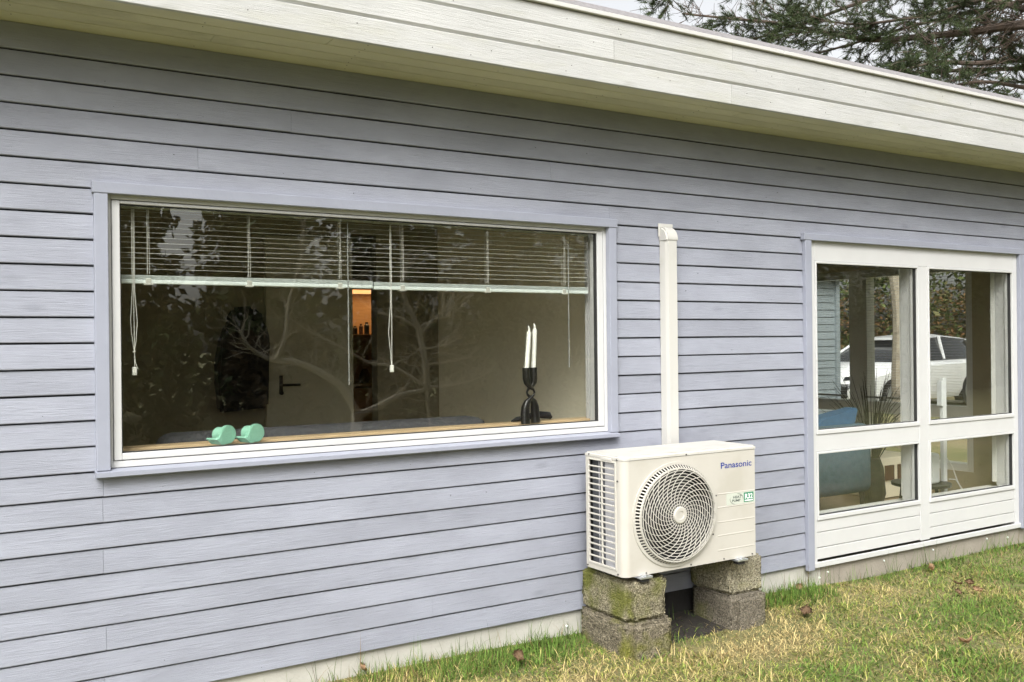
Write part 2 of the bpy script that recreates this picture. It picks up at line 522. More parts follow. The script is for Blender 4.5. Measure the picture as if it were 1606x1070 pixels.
for k in range(26):
    z0 = EDGE0 - SP * k; z1 = z0 + SP
    # pieces of this row: full-height runs beside openings, cut runs above / below
    cuts = [(XL, XR, z0, z1)]
    for (a, b, c, d) in (W1, W2):
        nxt = []
        for (p, q, s, e) in cuts:
            if q <= a or p >= b or e <= c or s >= d:
                nxt.append((p, q, s, e)); continue
            if p < a: nxt.append((p, a, s, e))
            if s < c - 0.004 and c < e: nxt.append((a, b, s, c))
            if e > d + 0.004 and d > s: nxt.append((a, b, d, e))
            if q > b: nxt.append((b, q, s, e))
        cuts = nxt
    for (p, q, s, e) in cuts:
        L_ = q - p
        js = []
        if L_ > 3.4 and R.random() < 0.3:
            js = [p + L_ * R.uniform(0.3, 0.7)]
        if 17 <= k and p < 0.5 < q and R.random() < 0.3:
            js = [0.515 + R.uniform(-0.01, 0.01)]
        pts_ = [p] + js + [q]
        for a, b in zip(pts_, pts_[1:]):
            g2 = 0.0005
            board(a + (g2 if a != p else 0), b - (g2 if b != q else 0), s, e, gap=0.0005 if k == 0 else 0.0060)

# plinth: painted part, middle piece coloured dark as the unit's shade, tan part
for a, b, mt_ in ((XL, 2.80, 'plinth'), (2.801, 3.52, 'plinth_shade'), (3.521, 4.470, 'plinth')):
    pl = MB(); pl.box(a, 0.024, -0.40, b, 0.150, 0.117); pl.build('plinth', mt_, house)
pl = MB(); pl.box(4.471, 0.020, -0.40, XR, 0.150, 0.0885); pl.build('plinth', 'plinth2', house)['label'] = 'tan concrete plinth under the divided window'
for x, z in ((4.46, 0.02), (4.53, 0.045), (2.63, 0.04), (5.05, 0.045), (5.55, 0.05), (6.15, 0.05), (6.4, 0.03)):
    c = MB(); c.lathe([(0.002, -0.006), (0.006, -0.004), (0.006, 0.004)], (x, 0.018 if x > 4.47 else 0.022, z), 8, 'y'); c.build('fixing_cap', 'badge_white', house, True)

# eaves: soffit boards, fascia boards, drip edge, roof
FY = -0.405
for i, (ya, yb) in enumerate(((-0.3845, -0.2945), (-0.289, -0.1985), (-0.193, -0.103), (-0.096, 0.0205))):
    joints = [(-3.9, 1.30, 7.6), (-3.9, 3.55, 7.6), (-3.9, 0.9, 5.1, 7.6), (-3.9, 4.4, 7.6)][i]
    for a, b in zip(joints, joints[1:]):
        s = MB(); s.box(a, ya, 2.6155, b - 0.0015, yb, 2.634, 0.0012, 1); s.build('soffit_board', 'soffit', house)
for zz0, zz1, joints in ((2.612, 2.7100, (-3.9, 3.36, 7.6)), (2.7125, 2.8145, (-3.9, 2.63, 5.9, 7.6)), (2.8170, 2.906, (-3.9, 1.38, 3.37, 7.6))):
    for a, b in zip(joints, joints[1:]):
        s = MB(); e_ = 0.002 if zz0 < 2.65 else 0.012
        s.poly([(a, FY, zz0 + e_), (a, FY + e_ * 0.75, zz0), (a, FY + 0.0195, zz0), (a, FY + 0.0195, zz1), (a, FY + 0.003, zz1), (a, FY, zz1 - 0.003)], (b - a - 0.0015, 0, 0))
        s.build('fascia_board', 'fascia', house)
s = MB(); s.box(-3.9, FY + 0.020, 2.62, 7.6, FY + 0.045, 2.90); s.build('fascia_backing', 'fascia', house)
xe = [-3.9, -2.0, -0.1, 2.15, 3.72, 5.17, 6.4, 7.6]
for a, b in zip(xe, xe[1:]):
    s = MB(); s.box(a, FY - 0.016, 2.9085, b - 0.002, 0.0, 2.928, 0.002, 1); s.build('drip_edge', 'drip', house)
    s = MB(); s.poly([(a, FY - 0.013, 2.929), (a, FY + 0.03, 2.969), (a, 0.2, 2.972), (a, 0.2, 2.929)], (b - a - 0.001, 0, 0)); s.build('roof_edge_strip', 'felt', house)
s = MB(); s.box(-3.9, -0.355, 2.642, 7.6, 6.45, 2.905); s.box(-3.9, 0.21, 2.93, 7.6, 6.45, 2.968); s.build('roof', 'felt', house)
# soffit nail heads
nh = MB()
for xj in [-1.0 + 0.62 * i for i in range(13)]:
    for yy in (-0.365, -0.315, -0.27, -0.215, -0.172, -0.12, -0.075, -0.025):
        if R.random() < 0.62:
            nh.lathe([(0.0022, 0), (0.0026, 0.0018)], (xj + 0.035 * (yy * 3) + R.uniform(-0.008, 0.008), yy, 2.6143), 6)
o = nh.build('nail_heads', 'screw', house); o['kind'] = 'stuff'
nh = MB()
for k in range(46):
    row = R.choice((2.66, 2.77, 2.86)); x = R.uniform(0.4, 7.2)
    nh.lathe([(0.0022, FY - 0.0012), (0.0027, FY + 0.001)], (x, 0, row + R.uniform(-0.035, 0.035)), 6, 'y')
o = nh.build('fascia_nails', 'screw', house); o['kind'] = 'stuff'
nh = MB()
for k in range(70):
    row = R.randint(1, 25); x = R.uniform(0.15, 4.3); z = EDGE0 - SP * row + R.choice((0.018, 0.022, 0.055))
    if 0.45 < x < 2.95 and 0.93 < z < 2.08: continue
    nh.lathe([(0.0016, -0.0012), (0.0020, 0.004)], (x, 0.0015, z), 6, 'y')
o = nh.build('siding_nails', 'screw', house); o['kind'] = 'stuff'


# ---- window 1
def bar_frame(mb, x0, x1, z0, z1, wl, wr, wb, wt, y0, y1, bev=0.002):
    mb.box(x0, y0, z0, x0 + wl, y1, z1, bev)
    mb.box(x1 - wr, y0, z0, x1, y1, z1, bev)
    mb.box(x0 + wl, y0 + 0.0005, z0, x1 - wr, y1, z0 + wb, bev)
    mb.box(x0 + wl, y0 + 0.0005, z1 - wt, x1 - wr, y1, z1, bev)
    return mb


fr = MB()
bar_frame(fr, 0.5205, 2.9045, 0.988, 2.0355, 0.036, 0.036, 0.024, 0.034, 0.010, 0.138)
win1 = fr.build('picture_window', 'white', house)
win1['label'] = 'wide single pane window with white frame and blinds'
sa = MB()
bar_frame(sa, 0.5595, 2.8655, 1.0155, 1.9985, 0.0285, 0.034, 0.0255, 0.0115, 0.0085, 0.075, 0.003)
sa.build('sash', 'white', win1)
ga = MB()
bar_frame(ga, 0.5885, 2.8310, 1.0415, 1.9865, 0.003, 0.003, 0.003, 0.003, 0.016, 0.040, 0)
ga.build('gasket', 'rubber', win1)
p = MB(); p.box(0.590, 0.026, 1.043, 2.829, 0.040, 1.985); p.build('pane', 'glass', win1)
cs = MB()
cs.box(0.4945, -0.0235, 0.984, 0.5425, 0.008, 2.0175, 0.0025)
cs.box(2.8835, -0.0235, 0.984, 2.930, 0.008, 2.0175, 0.0025)
cs.box(0.4880, -0.0265, 2.018, 2.9355, 0.008, 2.060, 0.0025)
cs.build('window_casing', 'casing', win1)
si = MB()
si.poly([(0.4905, 0.0095, 0.9865), (0.4905, -0.041, 0.978), (0.4905, -0.041, 0.962), (0.4905, -0.030, 0.957), (0.4905, 0.0095, 0.962)], (2.436, 0, 0))
si.build('window_sill', 'casing', win1)
s2 = MB(); s2.box(0.50, 0.1395, 1.022, 2.925, 0.235, 1.045, 0.003); s2.build('inner_sill', 'oak', win1)
rv = MB()
rv.box(0.5225, 0.1385, 1.046, 0.556, 0.160, 2.036); rv.build('reveal', 'white', win1)
rv = MB(); rv.box(2.8625, 0.1385, 1.046, 2.903, 0.162, 2.036)
rv.build('reveal', 'white', win1)

# ---- window 2
f2 = MB()
xm0, xm1 = 5.405, 5.500
f2.box(4.3475, 0.004, 0.090, 4.424, 0.138, 2.037, 0.002)
f2.box(6.472, 0.004, 0.090, 6.5425, 0.138, 2.037, 0.002)
f2.box(xm0, 0.0045, 0.1285, xm1, 0.138, 1.9045, 0.002)
f2.box(4.4245, 0.0035, 1.905, 6.4715, 0.138, 2.037, 0.002)
f2.box(4.4245, 0.005, 0.7725, xm0 - 0.0005, 0.138, 0.874, 0.002)
f2.box(xm1 + 0.0005, 0.005, 0.7725, 6.4715, 0.138, 0.874, 0.002)
win2 = f2.build('divided_window', 'white', house)
win2['label'] = 'tall white window divided into two large and two small panes'
for (a, b, c, d) in ((4.4245, xm0, 0.8745, 1.9045), (xm1, 6.4715, 0.8745, 1.9045), (4.4245, xm0, 0.366, 0.772), (xm1, 6.4715, 0.366, 0.772)):
    bd = MB()
    e0, e1 = 0.013, 0.013
    eb = 0.026
    bar_frame(bd, a + 0.0005, b - 0.0005, c + 0.0005, d - 0.0005, e0, e1, eb, e0, -0.003, 0.06, 0.003)
    bd.build('glazing_bead', 'white', win2)
    gk = MB(); bar_frame(gk, a + e0, b - e1, c + eb, d - e0, 0.003, 0.003, 0.003, 0.003, 0.012, 0.034, 0); gk.build('gasket', 'rubber', win2)
    pn = MB(); pn.box(a + e0 + 0.001, 0.022, c + eb + 0.001, b - e1 - 0.001, 0.035, d - e0 - 0.001); pn.build('pane', 'glass', win2)
for (a, b) in ((4.4245, xm0), (xm1, 6.4715)):
    for (c, d) in ((0.2955, 0.3645), (0.2045, 0.292), (0.1345, 0.201)):
        q = MB(); q.box(a + 0.0008, 0.0065, c, b - 0.0008, 0.05, d, 0.003); q.build('panel_board', 'white', win2)
q = MB(); q.box(4.4245, 0.030, 0.13, 6.4715, 0.13, 0.366); q.build('panel_backing', 'core', win2)
q = MB(); q.box(4.349, -0.010, 0.0905, 6.541, 0.0035, 0.1225, 0.003); q.build('bottom_rail', 'white', win2)
cs = MB()
cs.box(4.318, -0.0235, 0.085, 4.3715, 0.0035, 2.0225, 0.0025)
cs.box(6.519, -0.0235, 0.085, 6.590, 0.0035, 2.0225, 0.0025)
cs.box(4.306, -0.0265, 2.023, 6.600, 0.0035, 2.0615, 0.0025)
cs.build('window_casing', 'casing', win2)
rv = MB(); rv.box(4.349, 0.1385, 0.40, 4.40, 0.20, 2.036); rv.build('reveal', 'bead', win2)
rv = MB(); rv.box(6.470, 0.1385, 0.40, 6.5405, 0.168, 2.036); rv.build('reveal', 'bead', win2)
rv = MB(); rv.box(5.412, 0.1385, 0.4, 5.493, 0.150, 1.9); rv.build('reveal', 'bead', win2)
s2 = MB(); s2.box(4.33, 0.139, 0.335, 6.56, 0.24, 0.36, 0.003); s2.build('inner_sill', 'bead', win2)

# ---- inside of the house and its other walls
b_ = MB(); b_.box(XL, 0.16, 0.0, 7.15, 6.0, 0.15); b_.build('inner_floor', 'floor_in', house)
b_ = MB(); b_.box(XL, 0.16, 2.46, 7.15, 6.0, 2.49); b_.build('ceiling', 'ceil', house)
b_ = MB(); wall_boxes(b_, 0.161, 5.899, -0.3, 2.64, [(0.35, 2.15, 0.3, 2.2)], XL, XL + 0.15, True); b_.build('outer_wall', 'inside', house)  # unseen window opening added to let more daylight into the room
b_ = MB(); b_.box(XL, 5.9, -0.3, XR, 6.05, 2.64); b_.build('outer_wall', 'siding', house)
GH = (0.74, 3.35, 0.34, 2.06)
b_ = MB(); wall_boxes(b_, 0.161, 5.899, -0.3, 2.64, [GH], 7.15, 7.30, True); b_.build('gable_wall', 'inside_far', house)
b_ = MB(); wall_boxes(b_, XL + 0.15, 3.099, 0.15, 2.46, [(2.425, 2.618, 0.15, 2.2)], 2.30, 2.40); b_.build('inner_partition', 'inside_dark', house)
b_ = MB(); b_.box(3.10, 0.1605, 0.15, 3.20, 2.40, 2.46); b_.build('inner_partition', 'inside', house)
b_ = MB(); b_.box(4.24, 0.16, 0.15, 4.34, 5.9, 2.46); b_.build('inner_partition', 'inside', house)
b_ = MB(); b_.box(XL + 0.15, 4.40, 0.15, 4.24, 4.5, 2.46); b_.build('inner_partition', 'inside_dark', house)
d_ = MB(); d_.box(1.822, 2.262, 0.155, 2.424, 2.298, 2.16, 0.002); dr = d_.build('inner_door', 'door', house)
h_ = MB(); h_.box(1.904, 2.254, 1.12, 1.928, 2.2625, 1.24, 0.003); h_.tube([(1.916, 2.255, 1.178), (1.916, 2.215, 1.178), (2.03, 2.210, 1.178)], 0.009, 8); h_.build('door_handle', 'black', dr, True)
k_ = MB(); k_.lathe([(0.014, -0.006), (0.014, 0.003)], (1.918, 2.259, 1.125), 12, 'y'); k_.build('door_lock', 'black', dr)
# gable window: frame, panes
g_ = MB()
g_.box(7.16, 0.741, 0.341, 7.27, 0.80, 2.059); g_.box(7.16, 3.29, 0.341, 7.27, 3.349, 2.059)
g_.box(7.16, 0.801, 1.99, 7.27, 3.289, 2.059); g_.box(7.16, 0.801, 0.341, 7.27, 3.289, 0.40)
g_.box(7.16, 0.801, 0.77, 7.27, 3.289, 0.87); g_.box(7.161, 1.76, 0.401, 7.269, 1.95, 0.769); g_.box(7.161, 1.76, 0.871, 7.269, 1.95, 1.989)
gw = g_.build('gable_window', 'bead', house)
gw['label'] = 'end wall window seen across the room through the divided window'
for (a, b) in ((0.801, 1.759), (1.951, 3.289)):
    for (c, d) in ((0.401, 0.769), (0.871, 1.989)):
        pn = MB(); pn.box(7.215, a, c, 7.225, b, d); pn.build('pane', 'glass', gw)


# ------------------------------------------------------------------ blinds
def blind(x0, x1, label, cords, pulls, wand, rail):
    t = thing('venetian_blind', ((x0 + x1) / 2, 0.10, 1.99), label, 'blind', 'white venetian blinds in the wide window')
    hb = MB(); hb.box(x0, 0.086, 1.982, x1, 0.114, 2.012, 0.002); hb.build('head_rail', 'blind', t)
    sm = MB()
    n = 4
    prof = [(-0.0125 + 0.025 * i / n) for i in range(n + 1)]
    ti = math.radians(6)
    up_, lo_ = [], []
    for s in prof:
        y = s * math.cos(ti); z = s * math.sin(ti) + 0.0012 * (1 - (s / 0.0125) ** 2)
        up_.append((y, z + 0.0003)); lo_.append((y, z - 0.0003))
    sm.poly([(x0 + 0.002, y, z) for y, z in up_ + lo_[::-1]], (x1 - x0 - 0.004, 0, 0))
    first = sm.build('slat', 'blind', t)
    for i in range(12):
        o = first if i == 0 else first.copy()
        if i: COL.objects.link(o)
        o.location = (R.uniform(-0.001, 0.001), 0.10, 1.973 - 0.0204 * i + R.uniform(-0.0008, 0.0008))
        o.rotation_euler = (R.uniform(-0.05, 0.05), R.uniform(-0.0006, 0.0006), 0)
    br = MB()
    zz0, zz1 = rail
    br.box(x0 + 0.001, 0.0875, zz0, x1 - 0.001, 0.1125, zz0 + 0.017, 0.004)
    for i in range(5):
        br.box(x0 + 0.002, 0.0872 + 0.0006 * (i % 2), zz0 + 0.0178 + 0.0034 * i, x1 - 0.002, 0.1125, zz0 + 0.0195 + 0.0034 * i)
    br.build('bottom_rail', 'rail', t)
    for x in cords:
        c = MB()
        for dx, dy in ((-0.004, 0.087), (0.004, 0.087), (0.0, 0.1135)):
            c.tube([(x + dx, dy - 0.0008, zz1), (x + dx * 0.6, dy - 0.0008, 1.985)], 0.0009, 5)
        c.build('ladder_cord', 'cord', t)
        cl = MB(); cl.box(x - 0.011, 0.0855, zz0 - 0.003, x + 0.011, 0.1145, zz0 + 0.022, 0.003); cl.box(x - 0.018, 0.0845, zz0 - 0.005, x + 0.018, 0.1155, zz0 + 0.003, 0.002)
        cl.build('rail_clip', 'blind', t)
    px, pz = pulls
    c = MB()
    if px < 1.0:
        c.tube([(px - 0.005, 0.084, 1.98), (px - 0.005, 0.084, 1.66), (px - 0.012, 0.083, 1.55), (px - 0.010, 0.083, 1.50), (px, 0.083, 1.425)], 0.0014, 5)
        c.tube([(px + 0.004, 0.084, 1.98), (px + 0.004, 0.084, 1.66), (px + 0.012, 0.083, 1.54), (px + 0.006, 0.083, 1.46), (px, 0.083, 1.425)], 0.0014, 5)
        c.tube([(px, 0.084, 1.98), (px, 0.084, 1.6), (px + 0.001, 0.083, 1.425), (px + 0.001, 0.083, 1.36)], 0.0014, 5)
        c.tube([(px - 0.004, 0.083, 1.422), (px + 0.004, 0.083, 1.428)], 0.004, 6)
        c.tube([(px, 0.083, 1.425), (px + 0.004, 0.083, 1.38), (px + 0.013, 0.083, 1.357)], 0.0013, 5)
    else:
        c.tube([(px - 0.002, 0.084, 1.98), (px - 0.003, 0.084, 1.62), (px - 0.014, 0.083, 1.49), (px - 0.004, 0.083, 1.39), (px - 0.001, 0.083, 1.345)], 0.0014, 5)
        c.tube([(px + 0.003, 0.084, 1.98), (px + 0.003, 0.084, 1.6), (px + 0.001, 0.083, 1.345)], 0.0014, 5)
    c.build('pull_cord', 'cord', t)
    kb = MB(); kb.box(px - 0.008, 0.076, pz - 0.002, px + 0.008, 0.090, pz + 0.030, 0.003); kb.build('cord_weight', 'cord', t)
    wd = MB(); wd.tube([(wand[0], 0.084, 1.98), (wand[0], 0.084, wand[1])], 0.0024, 6); wd.build('tilt_wand', 'wand', t)
    return t


blind(0.600, 1.650, 'left white venetian blind half raised, its bunched pull cord hanging near the window edge', (0.703, 1.099, 1.495), (0.647, 1.335), (1.530, 1.265), (1.690, 1.727))
blind(1.653, 2.833, 'right white venetian blind half raised, beside the candles, with a narrow straight pull cord', (1.794, 2.238, 2.683), (1.733, 1.318), (2.705, 1.315), (1.686, 1.726))
for (a, b, lab) in ((0.81, 1.75, 'thin slatted blind on the end wall window nearer the corner'), (1.96, 3.28, 'thin slatted blind on the end wall window in front of the car bonnet')):
    gbn = thing('venetian_blind', (7.12, (a + b) / 2, 2.0), lab, 'blind', 'blinds on the end wall window')
    h_ = MB(); h_.box(7.10, a, 1.985, 7.135, b, 2.02, 0.002); h_.build('head_rail', 'blind', gbn)
    s_ = MB()
    for i in range(44):
        z = 1.97 - 0.0235 * i
        s_.box(7.105, a, z, 7.130, b, z + 0.0012)
    s_.build('slats', 'blind', gbn)['kind'] = 'stuff'
    h_ = MB(); h_.box(7.105, a, 0.905, 7.13, b, 0.922, 0.002); h_.build('bottom_rail', 'blind', gbn)

# ------------------------------------------------------------------ things on the inner sill and in the rooms
ch = thing('candle_holder', (2.47, 0.085, 1.045), 'black entwined candle holder on the window sill with two white candles', 'candle holder')
for q, (sx, yo) in enumerate(((1, 0.070), (-1, 0.100))):
    cx = 2.4705
    P_ = [(-0.030, 1.045, .027), (-0.030, 1.09, .026), (-0.028, 1.125, .0245), (-0.022, 1.15, .019), (-0.008, 1.170, .010), (0.006, 1.185, .0065),
          (0.010, 1.198, .0060), (0.004, 1.212, .0075), (-0.012, 1.226, .013), (-0.021, 1.245, .020), (-0.023, 1.265, .0225), (-0.023, 1.318, .0225)]
    b_ = MB(); b_.tube([(cx + sx * x * 1.3, yo + 0.004 * math.sin(z * 30), z) for x, z, r in P_], [r * 1.06 for x, z, r in P_], 14, flat=0.8)
    b_.build('entwined_stem', 'black', ch, True)
for lab, x, y, z1, lean in (('front white taper candle, the shorter one', 2.4415, 0.070, 1.495, 0.016), ('rear white taper candle, the taller one', 2.500, 0.100, 1.507, 0.010)):
    c = thing('candle', (x, y, 1.31), lab, 'candle', 'white candles in the black holder')
    b_ = MB(); b_.tube([(x, y, 1.312), (x + lean * 0.5, y, 1.40), (x + lean, y, z1)], 0.0115, 14); b_.build('wax_body', 'candle', c, True)
    b_ = MB(); b_.tube([(x + lean, y, z1), (x + lean + 0.001, y, z1 + 0.012), (x + lean - 0.002, y, z1 + 0.022), (x + lean - 0.005, y, z1 + 0.029)], [0.005, 0.0055, 0.004, 0.0008], 8); b_.build('flame_tip', 'candle', c, True)


def tape_dispenser(x, y, z, rz, label):
    t = thing('tape_dispenser', (x, y, z), label, 'tape dispenser', 'mint tape dispensers on the sill')
    t.rotation_euler.z = rz
    t.scale = (1.32, 1.32, 1.22)
    rot = Matrix.Rotation(rz, 4, 'Z')
    base = Matrix.Translation((x, y, z))

    def fin(mb, name):
        o = mb.build(name, 'mint', None, True)
        o.parent = t
        return o
    # snail plate (x right, z up), axis along y
    pr = [(-0.050, 0.0185), (-0.044, 0.0195), (-0.022, 0.006)]
    pr = []
    for i in range(17):
        a = math.radians(-78 + 258 * i / 16)
        pr.append((0.012 + 0.031 * math.cos(a), 0.031 + 0.031 * math.sin(a)))
    pr += [(-0.022, 0.022), (-0.026, 0.019), (-0.030, 0.018), (-0.012, 0.0)]
    b = MB(); b.poly([(px, -0.022, pz) for px, pz in pr], (0, 0.014, 0)); bmesh.ops.bevel(b.bm, geom=[e for e in b.bm.edges if abs(e.verts[0].co.y - e.verts[1].co.y) < 1e-6], offset=0.0025, segments=2, affect='EDGES'); fin(b, 'side_plate')
    b = MB(); b.lathe([(0.025, -0.008), (0.025, 0.020), (0.022, 0.022)], (0.008, 0, 0.030), 24, 'y'); fin(b, 'drum')
    b = MB(); b.poly([(-0.034, -0.0215, 0.0185), (-0.030, -0.0215, 0.0225), (-0.018, -0.0215, 0.008), (0.0, -0.0215, 0.003), (0.0, -0.0215, 0.0), (-0.014, -0.0215, 0.0)], (0, 0.048, 0)); fin(b, 'cutter_tray')
    return t


tape_dispenser(0.972, 0.075, 1.045, math.radians(28), 'left mint green tape dispenser on the window sill')
tape_dispenser(1.088, 0.075, 1.045, math.radians(24), 'right mint green tape dispenser on the window sill')
pz = MB()
pz.tube([(2.43, 0.20, 1.050), (2.46, 0.20, 1.058), (2.52, 0.20, 1.064), (2.56, 0.20, 1.072), (2.60, 0.20, 1.074), (2.655, 0.20, 1.068), (2.668, 0.20, 1.055)], [0.004, 0.012, 0.013, 0.018, 0.018, 0.018, 0.01], 10)
tag(pz.build('pouch', 'jacket', None, True), 'small black pouch lying on the sill behind the candle holder', 'pouch')

sf = thing('sofa', (1.55, 0.7, 0.15), 'dark grey sofa with its back against the wide window', 'sofa')
b_ = MB(); b_.box(0.80, 0.37, 0.30, 2.42, 0.60, 1.062, 0.07, 4); b_.build('backrest', 'sofa', sf, True, 1.2)
b_ = MB(); b_.box(0.80, 0.60, 0.25, 2.42, 1.25, 0.58, 0.05, 3); b_.build('seat', 'sofa', sf, True, 1.2)
for x in (0.9, 2.32):
    for y in (0.42, 1.18):
        b_ = MB(); b_.tube([(x, y, 0.15), (x, y, 0.27)], [0.015, 0.022], 8); b_.build('leg', 'darkwood', sf)

jk = MB()
prj = [(-0.155, 0.0), (-0.165, .18), (-0.17, .32), (-0.14, .45), (-0.105, .56), (-0.06, .60), (-0.06, .665), (0.06, .67), (0.09, .61), (0.14, .56), (0.165, .45), (0.15, .2), (0.15, 0.02)]
jk.poly([(1.655 + a, 2.15, 1.02 + c) for a, c in prj], (0, 0.13, 0))
bmesh.ops.bevel(jk.bm, geom=list(jk.bm.edges), offset=0.02, segments=2, affect='EDGES')
tag(jk.build('jacket', 'jacket', None, True), 'black jacket hanging on the wall beside the inner door', 'jacket')

bs = thing('bookshelf', (3.4, 4.2, 0.15), 'warmly lit wooden bookshelf in the gap beside the inner door', 'bookshelf')
b_ = MB(); b_.box(3.05, 4.36, 0.15, 3.85, 4.385, 1.95); b_.build('back_panel', 'shelfwood', bs)
b_ = MB(); b_.box(3.05, 4.05, 0.15, 3.075, 4.358, 1.95); b_.box(3.825, 4.05, 0.15, 3.85, 4.358, 1.95); b_.build('side_panel', 'shelfwood', bs)
for z in (1.925, 1.50, 1.06):
    b_ = MB(); b_.box(3.077, 4.05, z, 3.823, 4.358, z + 0.025, 0.002); b_.build('shelf', 'shelfwood', bs)
for z in (0.62, 0.84):
    b_ = MB(); b_.box(3.08, 4.03, z, 3.82, 4.07, z + 0.205, 0.004); b_.build('drawer', 'shelfwood', bs)
b_ = MB(); b_.box(3.10, 4.08, 1.895, 3.80, 4.20, 1.922); b_.build('light_strip', 'ledstrip', bs)
al = bpy.data.lights.new('shelf_lamp', 'AREA'); al.energy = 0.9; al.color = (1, 0.62, 0.30); al.size = 0.6; al.size_y = 0.1; al.shape = 'RECTANGLE'
ao = bpy.data.objects.new('shelf_lamp', al); COL.objects.link(ao); ao.location = (3.45, 4.14, 1.89)
for x, r, h, mt_, lab in ((3.205, 0.022, 0.075, 'black', 'short black jar at the left of the lit shelf'), (3.262, 0.018, 0.095, 'brown', 'brown bottle in the middle of the lit shelf'), (3.318, 0.024, 0.11, 'black', 'tall black jar at the right of the lit shelf')):
    b_ = MB(); b_.lathe([(r, 0), (r, h * 0.75), (r * 0.6, h * 0.85), (r * 0.6, h)], (x, 4.16, 1.5255), 12); tag(b_.build('jar', mt_, None, True), lab, 'jar')
b_ = MB(); b_.lathe([(0.03, 0), (0.048, 0.03), (0.05, 0.07), (0.03, 0.11), (0.022, 0.13)], (3.29, 4.15, 1.0855), 16); tag(b_.build('vase', 'brown', None, True), 'round brown vase on the lower lit shelf', 'vase')

# room behind the divided window
ac_ = thing('armchair', (5.35, 0.78, 0.15), 'blue fabric armchair behind the left panes of the divided window', 'armchair')
b_ = MB(); b_.box(5.02, 0.50, 0.36, 5.60, 0.68, 0.845, 0.06, 4); b_.build('backrest', 'blue', ac_, True, 1.2)
b_ = MB(); b_.box(5.02, 0.68, 0.32, 5.60, 1.25, 0.52, 0.05, 3); b_.build('seat', 'blue', ac_, True, 1.2)
for x in (5.08, 5.54):
    for y in (0.56, 1.18):
        b_ = MB(); b_.tube([(x, y, 0.15), (x, y, 0.36)], [0.012, 0.018], 8); b_.build('leg', 'darkwood', ac_)
cu = MB(); cu.poly([(5.06, 0.56, 0.86), (5.20, 0.56, 0.905), (5.40, 0.56, 0.935), (5.52, 0.56, 0.955), (5.47, 0.56, 0.80), (5.1, 0.56, 0.78)], (0, 0.12, 0))
bmesh.ops.bevel(cu.bm, geom=list(cu.bm.edges), offset=0.012, segments=2, affect='EDGES')
tag(cu.build('cushion', 'blue2', None, True), 'bright blue cushion propped on the blue armchair', 'cushion')

rv_ = thing('reed_vase', (6.12, 0.92, 0.15), 'dark vase of tall dry reeds behind the left panes', 'plant')
b_ = MB(); b_.lathe([(0.07, 0.15), (0.10, 0.25), (0.085, 0.45), (0.06, 0.52)], (6.12, 0.92, 0), 18); b_.build('vase_body', 'reed', rv_, True)
b_ = MB()
for i in range(95):
    a = R.uniform(0, 2 * PI); l = R.uniform(0.35, 0.75); sp = R.uniform(0.05, 0.5) ** 1.3
    x0, y0 = 6.12 + 0.03 * math.cos(a), 0.92 + 0.03 * math.sin(a)
    b_.tube([(x0, y0, 0.48), (x0 + sp * 0.4 * math.cos(a), y0 + sp * 0.4 * math.sin(a), 0.48 + l * 0.6), (x0 + sp * math.cos(a), y0 + sp * math.sin(a), 0.48 + l * (1 - 0.35 * sp))], [0.003, 0.003, 0.0012], 3)
b_.build('reeds', 'reed', rv_)['kind'] = 'stuff'

tb = thing('side_table', (5.98, 0.36, 0.15), 'dark round side table under the white speaker', 'table')
b_ = MB(); b_.lathe([(0.20, 0.388), (0.20, 0.408)], (5.98, 0.40, 0), 28); b_.build('table_top', 'darkwood', tb)
for i in range(3):
    a = i * 2.1 + 0.4
    b_ = MB(); b_.tube([(5.98 + 0.16 * math.cos(a), 0.40 + 0.16 * math.sin(a), 0.15), (5.98 + 0.13 * math.cos(a), 0.40 + 0.13 * math.sin(a), 0.388)], 0.012, 8); b_.build('leg', 'darkwood', tb)
b_ = MB(); b_.box(5.925, 0.28, 0.409, 6.035, 0.38, 0.625, 0.022, 4); tag(b_.build('speaker', 'speaker', None, True), 'white box speaker standing on the dark side table', 'speaker')
ps = thing('air_purifier', (6.16, 0.35, 0.15), 'slim pale floor lamp post behind the right pane of the divided window', 'lamp')
b_ = MB(); b_.box(6.145, 0.33, 0.165, 6.185, 0.36, 1.15, 0.004); b_.build('post', 'speaker', ps)
b_ = MB(); b_.lathe([(0.11, 0.15), (0.10, 0.165)], (6.165, 0.345, 0), 20); b_.build('foot', 'darkwood', ps)
b_ = MB(); b_.box(6.120, 0.325, 0.95, 6.143, 0.365, 1.13, 0.003); b_.build('lamp_head', 'speaker', ps)
ps.name = 'floor_lamp'
ca = MB()
ca.tube([(6.19, 0.36, 0.60), (6.26, 0.34, 0.50), (6.30, 0.33, 0.40), (6.36, 0.32, 0.30)], 0.004, 5)
ca.tube([(6.20, 0.33, 0.42), (6.28, 0.33, 0.41), (6.34, 0.32, 0.34), (6.38, 0.3, 0.28)], 0.004, 5)
tag(ca.build('power_cord', 'cord', None, True), 'white power cord hanging beside the floor lamp', 'cord')
cb = thing('low_cabinet', (6.6, 1.15, 0.15), 'low pale cabinet with two brown square fronts behind the lower left pane', 'cabinet')
b_ = MB(); b_.box(6.38, 1.05, 0.16, 6.90, 1.40, 0.48, 0.004); b_.build('carcass', 'inside', cb)
for x in (6.44, 6.60):
    b_ = MB(); b_.box(x, 1.036, 0.30, x + 0.11, 1.049, 0.42, 0.003); b_.build('drawer_front', 'brown', cb)

# ------------------------------------------------------------------ heat pump
AX0, AX1, AYF, AYB, AZ0, AZ1 = 2.652, 3.487, -0.409, -0.120, 0.362, 0.915
hp = thing('heat_pump', (3.07, -0.265, AZ0), 'cream outdoor heat pump unit with round fan grille standing on concrete blocks', 'heat pump')
FCX, FCZ, FRX, FRZ = 2.962, 0.6235, 0.2545, 0.2405
SEAM = 0.8965
